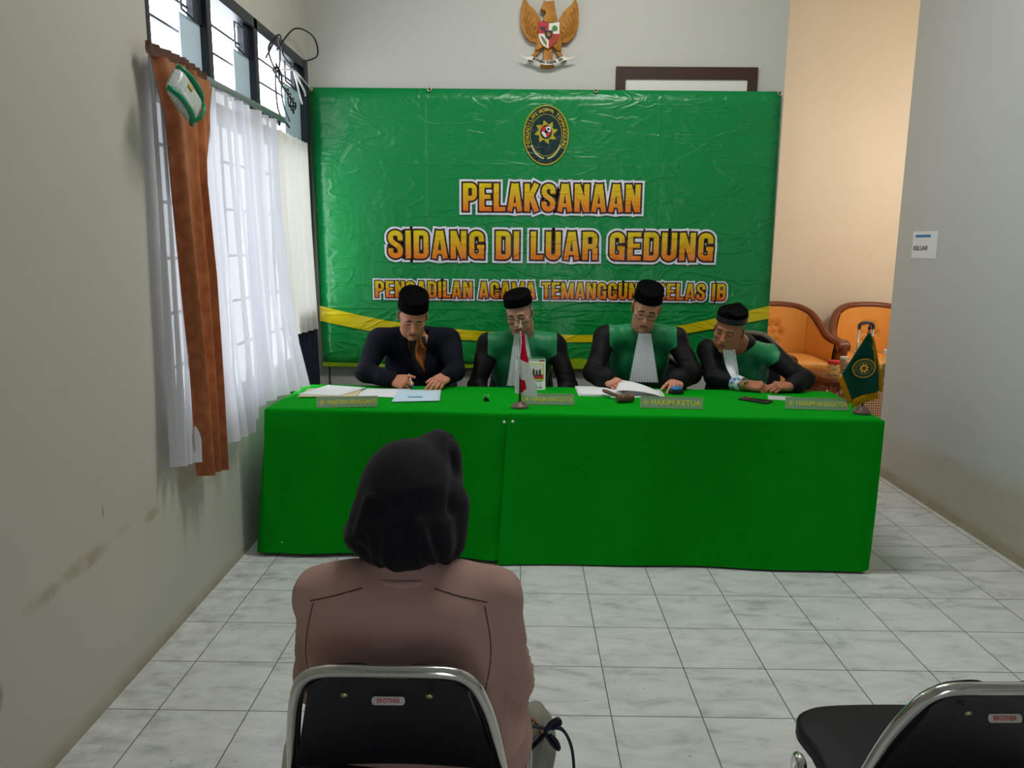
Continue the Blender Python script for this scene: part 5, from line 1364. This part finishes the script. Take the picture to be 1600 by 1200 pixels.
def robed(cfg):
    root, J = man(cfg)
    b, arms = robe_vol(J, cfg, .004, cfg.get('sleeve', .03), cuff=cfg.get('cuff', .02))
    # standing collar
    N, H = J['N'], J['H']; ax = (H+J['R'] @ np.array((0, .03, -.09)))-N; ax = ax/np.linalg.norm(ax)
    if cfg.get('rest', True): flatten_on(b, ZR+.002)
    # hollow out the neck and the head
    b.cap(N+ax*.012, N+ax*.12, .056, .062, .004, op='s')
    b.ell(H+J['R'] @ np.array((0, -.03, -.03)), (.075, .085, .105), .004, J['R'], op='s')
    V, F = garment(b, .0032, cfg['seed'], 2, CRE(J), .0062)
    C = V[F].mean(1); tw = math.radians(cfg.get('twist', 0)); q = C-J['sh']
    xl = q[:, 0]*math.cos(tw)+q[:, 1]*math.sin(tw); yl = -q[:, 0]*math.sin(tw)+q[:, 1]*math.cos(tw)
    da = capdist(C, [(a, e, r0, r1) for a, e, r0, r1 in (arms[1], arms[3])]); hw = cfg.get('panel', .185)
    neckd = np.linalg.norm(np.cross(C-N, ax), axis=1); coll = np.zeros(len(C), bool)
    du = capdist(C, [arms[0], arms[2]])
    dt = np.full(len(C), 9.0)
    for c0, r0 in ((J['sh']*.72+J['P']*.28, (.179, .126, .19)), (J['sh']*.4+J['P']*.6+np.array((0, -.012, 0)), (.176, .139, .18)), (J['P']+np.array((0, 0, .05)), (.199, .16, .14))):
        k0 = np.linalg.norm((C-c0)/r0, axis=1); k1 = np.linalg.norm((C-c0)/np.square(r0), axis=1); dt = np.minimum(dt, k0*(k0-1)/k1)
    lift = np.clip((q[:, 2]+.10)/.07, 0, 1)*.12
    grn = (np.abs(xl) < hw-.10*np.maximum(0, -q[:, 2]-.05)) & (yl < .045) & (da > .014) & ~coll & (C[:, 2] > .5) & (dt < du+lift-.004) & (dt < da)
    cb = Blob(axis(N[0]-.12, N[0]+.12, .004), axis(N[1]-.13, N[1]+.12, .004), axis(N[2]-.08, N[2]+.10, .004))
    cb.cap(N-ax*.022, N+ax*.030, .074, .066, .012); cb.cap(N-ax*.05, N+ax*.12, .060, .061, .004, op='s')
    cb.fn(lambda X, Y, Z: (X-N[0]-ax[0]*.034)*ax[0]+(Y-N[1]-ax[1]*.034)*ax[1]+(Z-N[2]-ax[2]*.034)*ax[2], 'i')
    cb.ell(H+J['R'] @ np.array((0, -.03, -.03)), (.072, .082, .103), .004, J['R'], op='s')
    cv, cf = cb.mesh(); wpart('collar', (relax(cv, cf, 2), cf), m_satin if cfg.get('collar_green') else m_black, root)
    wpart('robe', keep(V, F, ~grn), m_black, root)
    wpart('robe_panel', keep(V, F, grn), m_satin, root)
    bv = BVHTree.FromPolygons([Vector(v) for v in V], [tuple(int(i) for i in f) for f in F])
    jabot(root, bv, *cfg['jabot'], folds=cfg.get('folds', 9))
    return root, J
sk1, sk2, sk3, sk4 = skin_mat('skin tan', 'b0745a'), skin_mat('skin light brown', 'a87a66'), skin_mat('skin rosy brown', 'b47c64'), skin_mat('skin brown', '9a6248')
# --- writing man in the dark jacket
cfg = dict(label='man in a dark navy jacket and black cap writing with a pen', skin=sk1, H=(-.612, 1.965, 1.128), rot=(14, 30, 3),
    SL=(-.825, 2.12, .970), SR=(-.425, 2.14, .972), EL=(-.875, 1.93, .815), ER=(-.375, 1.985, .810), WL=(-.715, 1.855, .785), WR=(-.408, 1.875, .812), P=(-.61, 2.36, .52),
    face=dict(wide=1.06, jowl=1.08),
    handL=dict(d=(.86, -.42, -.12), n=(-.25, -.72, .62), side=1, curls=((58, 52, 26), (62, 56, 32), (64, 58, 36), (66, 58, 36)), thumb=(15, 25), spread=1),
    handR=dict(d=(-.42, -.80, -.22), n=(.25, -.36, .88), side=-1, curls=((14, 18, 10), (18, 20, 12), (20, 22, 14), (24, 24, 14)), thumb=(20, 15)))
p1, J = man(cfg)
def shirt_mat():
    t = NT('dark shirt with orange flame print'); w = t.n('ShaderNodeTexWave', wave_type='BANDS', bands_direction='X'); t.l(t.map((1, 1, .38), (0, .22, 0)), w.inputs['Vector'])
    w.inputs['Scale'].default_value = 4.2; w.inputs['Distortion'].default_value = 9; w.inputs['Detail'].default_value = 1.5; w.inputs['Detail Scale'].default_value = 1.6; w.inputs['Phase Offset'].default_value = 2.0
    t.base(t.ramp(w.outputs['Fac'], [(.66, '0d0d14'), (.72, 'a85a12'), (.86, 'c87418'), (.95, '6a3208')])); t.p.inputs['Roughness'].default_value = .7; return t.m
N, H, sh, P = J['N'], J['H'], J['sh'], J['P']
b = Blob(axis(-.85, -.38, .006), axis(1.95, 2.6, .006), axis(P[2], N[2]+.08, .006))
b.ell(sh*.72+P*.28, (.165, .116, .185), .03); b.ell(sh*.4+P*.6+np.array((0, -.012, 0)), (.160, .124, .17), .04)
b.cap(J['SL']*.6+J['SR']*.4, J['SR']*.6+J['SL']*.4, .058, k=.04)
ax = (H+J['R'] @ np.array((0, .03, -.09)))-N; ax /= np.linalg.norm(ax); b.cap(N-ax*.01, N+ax*.028, .064, .061, .015); b.cap(N+ax*.014, N+ax*.12, .055, .060, .004, op='s')
b.ell(H+J['R'] @ np.array((0, -.03, -.03)), (.075, .085, .105), .004, J['R'], op='s')
wpart('shirt', garment(b, .002, 4), shirt_mat(), p1)
b, arms = robe_vol(J, cfg, .010, .018, cuff=.05, arm0=.068)
b.rbox(J['SL']+np.array((.015, 0, .018)), (.055, .06, .045), .035, .03); b.rbox(J['SR']+np.array((-.015, 0, .018)), (.055, .06, .045), .035, .03)
b.cap(N-ax*.01, N+ax*.022, .069, .066, .02)
flatten_on(b, ZL+.004)
b.cap(N+ax*.010, N+ax*.12, .058, .064, .004, op='s'); b.ell(H+J['R'] @ np.array((0, -.03, -.03)), (.080, .09, .108), .004, J['R'], op='s')
xc_ = -.600
def vee(X, Y, Z):      # the open front between the lapels
    w = .050*np.clip((Z-.70)/.30, .55, 1.0)+.010
    return np.maximum(np.abs(X-(xc_+.012*(1-Z)))-w, Y-(sh[1]-.03))+0*Z
b.fn(lambda X, Y, Z: np.maximum(vee(X, Y, Z), -(Z-.60)), 's', .008)
V, F = garment(b, .0045, 12, 2, CRE(J), .003); wpart('jacket', (V, F), m_navyj, p1)
bv = BVHTree.FromPolygons([Vector(v) for v in V], [tuple(int(i) for i in f) for f in F])
for s in (-1, 1):      # lapels
    def lf(u, v):
        z = lerp(1.00, .78, v); w = .052*min(1, max(.55, (z-.70)/.30))+.012; wd = .045*(1-abs(v-.35)*1.1)
        x = xc_+.012*(1-z)+s*(w+u*max(.012, wd)); h = bv.ray_cast(Vector((x, 1.5, z)), Vector((0, 1, 0))); y = h[0].y if h[0] else 2.0
        return Vector((x, y-.0045, z))
    g = sheet(lf, 6, 16, .003 if s > 0 else -.003); wpart('lapel', g, m_navyj, p1)
hat(p1, J['H'], J['R'], .074, .012, .004, ry=.105, rx=.088)
tipsL, thL = J['tips'][0]
tip = Vector((tipsL[0]+thL)/2); nib = Vector((-.588, 1.775, ZL+.0085)); dirp = Vector((-.55, .20, .80)).normalized()
dirp = ((tip-nib).normalized()*.75+dirp*.25).normalized()
pen = thing('pen', 'white and blue pen held in the right hand of the writing man', 'pen', nib)
link('barrel', tube([dirp*.03, dirp*.145], .0052, 10), mat('white pen plastic', 'd9d8c0', .35), pen)
link('tip', tube([(0, 0, 0), dirp*.012, dirp*.034], [.0008, .0035, .0054], 10), mat('blue pen plastic', '2733a8', .35), pen)
link('end_cap', tube([dirp*.143, dirp*.152], .0048, 10), mat('blue pen plastic', '2733a8', .35), pen)

# --- three robed men
robed(dict(label='robed man with spectacles behind the red and white flag, hands below the table', skin=sk2, grey=True, H=(-.016, 2.10, 1.138), rot=(-13, 20, -7), seed=21,
    SL=(-.195, 2.20, .945), SR=(.195, 2.20, .945), EL=(-.262, 2.10, .70), ER=(.275, 2.10, .70), WL=(-.14, 1.97, .62), WR=(.15, 1.97, .62), P=(.0, 2.38, .52), collar_green=True, rest=False, panel=.20,
    face=dict(wide=.98, long=1.0, jowl=.95), sleeve=.03,
    handL=dict(d=(.55, -.75, -.35), n=(-.2, -.3, .9), side=1, curls=((20, 25, 15),)*4), handR=dict(d=(-.55, -.75, -.35), n=(.2, -.3, .9), side=-1, curls=((20, 25, 15),)*4),
    jabot=((-.010, 2.0, 1.030), (-.085, 2.0, .735), (.085, 2.0, .735)), folds=8))
r2 = [o for o in scene.objects if o.name.startswith('person') and 'hands below' in o.get('label', '')][0]
H2, R2 = np.array((-.016, 2.10, 1.138)), rotm(-13, 20, -7)
hat(r2, H2, R2, .056, .012, 0); glasses(r2, H2, R2)
r3, J3 = robed(dict(label='robed man with spectacles reading and lifting sheets beside the gavel', skin=sk3, H=(.688, 2.005, 1.182), rot=(-7, 26, 9), seed=33,
    SL=(.487, 2.14, 1.000), SR=(.895, 2.14, .995), EL=(.405, 2.00, .815), ER=(.965, 2.00, .815), WL=(.462, 1.865, .800), WR=(.850, 1.865, .800), P=(.68, 2.40, .52), panel=.192,
    face=dict(wide=1.0, long=1.06, mouth_open=.002, jowl=.94), sleeve=.045, cuff=.06,
    handL=dict(d=(.48, -.82, -.10), n=(-.35, -.25, .9), side=1, curls=((26, 34, 20), (30, 38, 22), (34, 40, 24), (36, 40, 24)), thumb=(25, 25)),
    handR=dict(d=(-.22, -.95, -.16), n=(.15, -.2, .95), side=-1, curls=((18, 24, 14), (20, 26, 16), (22, 28, 16), (26, 30, 18)), thumb=(15, 15), spread=6),
    jabot=((.678, 1.95, 1.045), (.600, 1.95, .775), (.765, 1.95, .772)), folds=10))
hat(r3, J3['H'], J3['R'], .064, .010, .0, ry=.106); glasses(r3, J3['H'], J3['R'])
r4, J4 = robed(dict(label='robed man at the right end looking aside with clasped hands on the table', skin=sk4, grey=True, H=(1.150, 1.975, 1.066), rot=(-33, 13, 11), seed=45, twist=14,
    SL=(1.075, 2.10, .935), SR=(1.445, 2.12, .905), EL=(1.075, 1.955, .805), ER=(1.560, 1.90, .800), WL=(1.212, 1.83, .785), WR=(1.455, 1.800, .785), P=(1.30, 2.40, .50), panel=.180,
    face=dict(wide=1.03, long=1.0, jowl=1.06), sleeve=.024, cuff=.16, cuffL=.52,
    handL=dict(d=(.92, -.35, -.05), n=(.05, -.50, .85), side=1, curls=((28, 40, 22), (32, 44, 26), (36, 46, 28), (38, 46, 28)), thumb=(20, 20), spread=2),
    handR=dict(d=(-.90, -.20, .02), n=(-.05, -.35, .92), side=-1, curls=((30, 42, 24), (34, 46, 26), (38, 48, 28), (42, 48, 28)), thumb=(20, 25), spread=2),
    jabot=((1.140, 1.92, .965), (1.150, 1.92, .785), (1.212, 1.92, .785)), folds=5))
m_bandg = mat('grey black satin band', '1b1c24', .45)
hat(r4, J4['H'], J4['R'], .056, .012, .0, ry=.106, rx=.085, peak=.016, band=m_bandg)
# batik cuff and watch on the rightmost man's right wrist
E4, W4 = np.array(J4['EL']), np.array(J4['WL']); fd = (W4-E4)/np.linalg.norm(W4-E4)
t = NT('blue white batik'); v = t.n('ShaderNodeTexVoronoi'); t.l(t.co(), v.inputs['Vector']); v.inputs['Scale'].default_value = 45
t.base(t.ramp(v.outputs['Distance'], [(.25, '2a5a9a'), (.42, '8fb4cc'), (.6, 'd5d9d4')])); t.p.inputs['Roughness'].default_value = .7
a = Vector(W4-fd*.070); e = Vector(W4-fd*.016)
wpart('shirt_cuff', tube([a.lerp(e, i/6) for i in range(7)], [.046, .045, .044, .043, .042, .041, .040], 18), t.m, r4)
ax = Vector(fd); wc = Vector(W4)+ax*.004; u = ax.orthogonal().normalized(); w_ = ax.cross(u)
def ringpts(c, r): return [c+u*math.cos(2*PI*i/20)*r+w_*math.sin(2*PI*i/20)*r for i in range(20)]
wt = thing('watch', 'steel wristwatch with a pale dial on the rightmost man\'s wrist', 'watch', wc)
wpart('band', tube(ringpts(wc, .031), .006, 6, True), mat('gold steel watch', 'b5a878', .25, .9), wt)
fn_ = Vector((-.1, -.62, .78)); fn_ = (fn_-ax*fn_.dot(ax)).normalized(); q = fn_.to_track_quat('Z', 'Y').to_matrix().to_4x4(); q.translation = wc+fn_*.031
wpart('case', xm(lathe([(0, 0), (.016, 0), (.017, .004), (.015, .008), (.0135, .008)], 20), q), mat('steel watch case', 'cfcfca', .2, 1.0), wt)
wpart('dial', xm(lathe([(0, .0078), (.0135, .0078)], 20), q), mat('white dial', 'e3e3de', .4), wt)
pc = (J4['tips'][0][0][0]+J4['tips'][1][0][0])/2
pc = Vector(pc)+Vector((0, -.012, .012)); pd = Vector((.72, -.35, -.12)).normalized()
solo('pen', tube([pc-pd*.035, pc-pd*.033, pc+pd*.06, pc+pd*.066, pc+pd*.075], [.003, .005, .005, .003, .001], 10), mat('black pen plastic', '121214', .3), 'black pen held between the clasped hands of the rightmost man', 'pen')

# ------------------------------------------------------------------ woman on the front chair
m_hijab = mat('black hijab cloth', '17151c', .8, spec=.2, sheen=.05)
m_blazer = mat('brown blazer cloth', 'b8948a', .85, spec=.2, bump=.12, bscale=600)
m_seam = mat('dark brown seam', '4a3630', .8)
wm = thing('person', 'woman in a black hijab and brown blazer seated with her back turned', 'person', (-.25, -.80, 0))
Hw = np.array((-.235, -.725, .985)); Rw = rotm(180-12, 12, 0)
SLw, SRw = np.array((-.408, -.79, .785)), np.array((-.080, -.79, .785)); ELw, ERw = np.array((-.448, -.72, .57)), np.array((-.045, -.72, .56)); WLw, WRw = np.array((-.36, -.48, .545)), np.array((-.13, -.46, .545)); Pw = np.array((-.252, -.745, .545))
zs = axis(-.02, 1.16, .012, [(.46, .60, .004), (.60, .86, .007), (.86, 1.13, .0038)])
b = Blob(axis(-.60, .10, .0045), axis(-1.0, -.22, .0048), zs)
head_vol(b, Hw, Rw, .96, .95); Nw = np.array((-.25, -.785, .845))
b.cap(Hw+Rw @ np.array((0, .03, -.08)), Nw, .05, .055, .02); b.cap(SLw, SRw, .05, k=.04)
b.ell((-.252, -.80, .70), (.15, .10, .17), .03); b.ell(Pw, (.16, .12, .12), .04)
for S, E, W in ((SLw, ELw, WLw), (SRw, ERw, WRw)): b.cap(S, E, .045, .036, .02); b.cap(E, W, .036, .025, .015)
wl = []
for s in (-1, 1):
    hip = Pw+np.array((s*.09, .03, 0)); kn = np.array((Pw[0]+s*.10, Pw[1]+.40, .50)); an = np.array((Pw[0]+s*.10, Pw[1]+.40, .08))
    wl.append((hip, kn, an)); b.cap(hip, kn, .07, .05, .03); b.cap(kn, an, .048, .032, .02); b.cap(an+np.array((0, -.02, -.035)), an+np.array((0, .14, -.05)), .034, .026, .02)
hand_vol(b, WLw, (.5, .8, -.05), (0, .1, 1), -1, ((20, 25, 15),)*4); hand_vol(b, WRw, (-.5, .8, -.05), (0, .1, 1), 1, ((20, 25, 15),)*4)
V, F = b.mesh(); wpart('body', (relax(V, F, 1, .4), F), sk2, wm)
lb = Blob(axis(-.55, .05, .01), axis(-1.0, -.15, .01), axis(.03, .70, .01)); lb.ell(Pw, (.19, .14, .10), .04)
for hip, kn, an in wl: lb.cap(hip, kn, .085, .072, .05); lb.cap(kn, an, .075, .075, .06)
wpart('skirt', lb.mesh(), m_trous, wm)
for hip, kn, an in wl:
    sb = Blob(axis(an[0]-.06, an[0]+.06, .008), axis(an[1]-.08, an[1]+.2, .008), axis(-.01, .12, .008))
    sb.cap(an+np.array((0, -.02, -.038)), an+np.array((0, .14, -.042)), .040, .034, .02); sb.fn(lambda X, Y, Z: .001-Z+0*X+0*Y, 'i'); wpart('shoe', sb.mesh(), m_black, wm)
# hijab
b = Blob(axis(-.44, -.06, .0045), axis(-.93, -.52, .0045), axis(.80, 1.16, .0045))
b.ell((-.250, -.728, 1.012), (.102, .112, .108), .03); b.ell((-.255, -.745, .935), (.104, .105, .10), .05)
b.cap((-.345, -.725, .905), (-.315, -.79, .935), .036, .05, .04); b.cap((-.375, -.71, .912), (-.365, -.73, .900), .018, .02, .03)
b.cap((-.172, -.75, .905), (-.175, -.72, .97), .046, .055, .04)
b.cap((-.250, -.80, .975), (-.232, -.826, .950), .088, .062, .05); b.ell((-.240, -.812, .922), (.078, .055, .030), .03)
b.ell((-.172, -.655, 1.050), (.028, .050, .074), .02, np.array(Matrix.Rotation(-.3, 3, 'Y'))); b.ell((-.20, -.66, 1.07), (.055, .06, .048), .025)
b.cap((-.27, -.62, .88), (-.22, -.62, .88), .09, k=.05)
V, F = b.mesh(); V = relax(V, F, 2); Nn = vnorm(V, F)
def fold(pts, w, a):      # soft ridge along a line in the back view
    d = np.full(len(V), 9.0)
    for p, q in zip(pts, pts[1:]):
        p, q = np.array(p), np.array(q); s = q-p; t = np.clip(((V[:, [0, 2]]-p) @ s)/(s @ s), 0, 1); d = np.minimum(d, np.linalg.norm(V[:, [0, 2]]-p-t[:, None]*s, axis=1))
    return a*np.exp(-(d/w)**2)*(Nn[:, 1] < .3)
dsp = fold([(-.31, 1.03), (-.335, .95), (-.375, .92)], .011, .008)+fold([(-.27, .98), (-.275, .90), (-.25, .85)], .012, .007)+fold([(-.215, .99), (-.19, .92), (-.17, .88)], .014, .009)
dsp += fold([(-.235, .97), (-.21, .91), (-.18, .86)], .010, -.006)+fold([(-.16, .98), (-.155, .92), (-.165, .87)], .010, .007)+fold([(-.183, .97), (-.172, .91), (-.185, .86)], .008, -.007)
dsp += fold([(-.165, 1.11), (-.150, 1.05), (-.155, .985)], .007, -.007)+fold([(-.34, .93), (-.30, .90), (-.27, .87)], .012, -.006)+fold([(-.30, .95), (-.305, .90), (-.28, .86)], .010, .006)
wpart('hijab', (V+Nn*dsp[:, None], F), m_hijab, wm)
# blazer
b = Blob(axis(-.62, .14, .0055), axis(-1.03, -.36, .0055), axis(.40, .90, .0055))
b.rbox((-.252, -.795, .66), (.196, .112, .20), .09, .03); b.cap((-.412, -.795, .790), (-.072, -.795, .792), .056, k=.04); b.cap((-.36, -.80, .815), (-.14, -.80, .818), .048, k=.04)
b.ell((-.252, -.845, .70), (.185, .085, .14), .04)
for x in (-.405, -.085): b.rbox((x, -.795, .806), (.075, .052, .036), .03, .03); b.ell((-.245, -.745, .47), (.222, .125, .11), .06); b.ell((-.075, -.77, .46), (.078, .14, .13), .04)
for S, E, W in ((SLw, ELw, WLw), (SRw, ERw, WRw)):
    b.cap(S, E, .070, .066, .022); b.cap(E, W*.9+E*.1, .064, .046, .02)
b.cap(Nw-np.array((0, 0, .02)), Nw+np.array((0, .01, .012)), .085, .078, .02); b.cap(Nw+np.array((0, .01, .0)), Nw+np.array((0, .02, .10)), .068, .08, .004, op='s')
V, F = garment(b, .0028, 8, 2, [(ERw, ERw-SRw, .13, 60, .007), (ELw, ELw-SLw, .12, 60, .006), ((-.03, -.86, .52), (.3, .2, -1), .14, 55, .009), ((-.15, -.93, .60), (.3, 0, -1), .12, 60, .005)])
wpart('blazer', (V, F), m_blazer, wm)
bv = BVHTree.FromPolygons([Vector(v) for v in V], [tuple(int(i) for i in f) for f in F])
def onback(pts, off=.0005):
    out = []
    for p in smoothline([(x, 0, z) for x, z in pts], 8):
        h = bv.ray_cast(Vector((p.x, -1.6, p.z)), Vector((0, 1, 0)))
        if h[0]: out.append(h[0]+Vector((0, off, 0)))
    return out
for pts in ([(-.425, .815), (-.436, .76), (-.440, .70), (-.432, .64)], [(-.080, .815), (-.070, .76), (-.068, .70), (-.078, .64)], [(-.432, .818), (-.37, .838), (-.325, .850)], [(-.075, .82), (-.13, .838), (-.18, .850)]):
    q = onback(pts)
    if len(q) > 3: wpart('seam', tube(q, .0016, 6), m_seam, wm)
wpart('collar', tube([Vector((-.25+.086*math.cos(a), -.785+.078*math.sin(a), .838-.012*math.sin(a))) for a in [PI*1.06+PI*.88*i/16 for i in range(17)]], [.004]+[.010]*15+[.004], 8, flat=1.4), m_blazer, wm)

# bag with a navy strap bow on the floor beside her
bg = thing('handbag', 'grey beige bag with navy straps tied in a bow beside the seated woman', 'bag', (.03, -.42, 0))
b = Blob(axis(-.08, .15, .005), axis(-.56, -.28, .005), axis(-.01, .40, .005))
b.rbox((.025, -.42, .12), (.062, .09, .12), .045, .03); b.ell((.028, -.42, .225), (.054, .08, .07), .05); b.ell((.034, -.42, .262), (.036, .055, .036), .03)
b.fn(lambda X, Y, Z: .001-Z+0*X+0*Y, 'i')
V, F = b.mesh(); V = relax(V, F, 2); Nn = vnorm(V, F); s = V[:, 0]*70-V[:, 2]*26+V[:, 1]*18
V = V+Nn*(.006*(np.abs(np.sin(s))-.6)*np.clip((V[:, 2]-.05)/.2, 0, 1))[:, None]
wpart('bag_body', (V, F), mat('grey beige canvas', '8d8c80', .8, var=.12, vscale=12), bg)
m_strap = mat('navy strap', '141a2e', .6)
wpart('strap', tube(smoothline([(-0.0347, -0.460, 0.2650), (-0.0058, -0.495, 0.2960), (0.0288, -0.505, 0.3030), (0.0634, -0.505, 0.2961)], 6), .009, 8, flat=.45), m_strap, bg)
wpart('strap', tube(smoothline([(0.0635, -0.508, 0.2935), (0.0807, -0.505, 0.3007), (0.1095, -0.500, 0.2874), (0.1325, -0.498, 0.2323), (0.1406, -0.500, 0.1398), (0.1383, -0.500, 0.0645), (0.1253, -0.500, 0.0120)], 6), .009, 8, flat=.45), m_strap, bg)
wpart('strap', tube(smoothline([(0.0635, -0.512, 0.2885), (0.0347, -0.518, 0.2590), (-0.0057, -0.518, 0.2185), (-0.0208, -0.516, 0.1610), (-0.0173, -0.515, 0.0457)], 6), .009, 8, flat=.45), m_strap, bg)
wpart('bow', merge(tube(smoothline([(0.0600, -0.512, 0.2908), (0.0716, -0.517, 0.3168), (0.0924, -0.520, 0.3338), (0.0993, -0.515, 0.3205), (0.0785, -0.510, 0.3025)], 5), .008, 8, flat=.5), tube(smoothline([(0.0635, -0.512, 0.2861), (0.0786, -0.517, 0.2625), (0.0947, -0.518, 0.2486), (0.0901, -0.516, 0.2673), (0.0716, -0.512, 0.2838)], 5), .008, 8, flat=.5)), m_strap, bg)
wpart('handle', tube(smoothline([(0.0170, -0.460, 0.2765), (0.0287, -0.485, 0.3085), (0.0483, -0.488, 0.2794), (0.0575, -0.488, 0.2333)], 5), .008, 8, flat=.5), mat('tan leather', '8a5630', .5), bg)
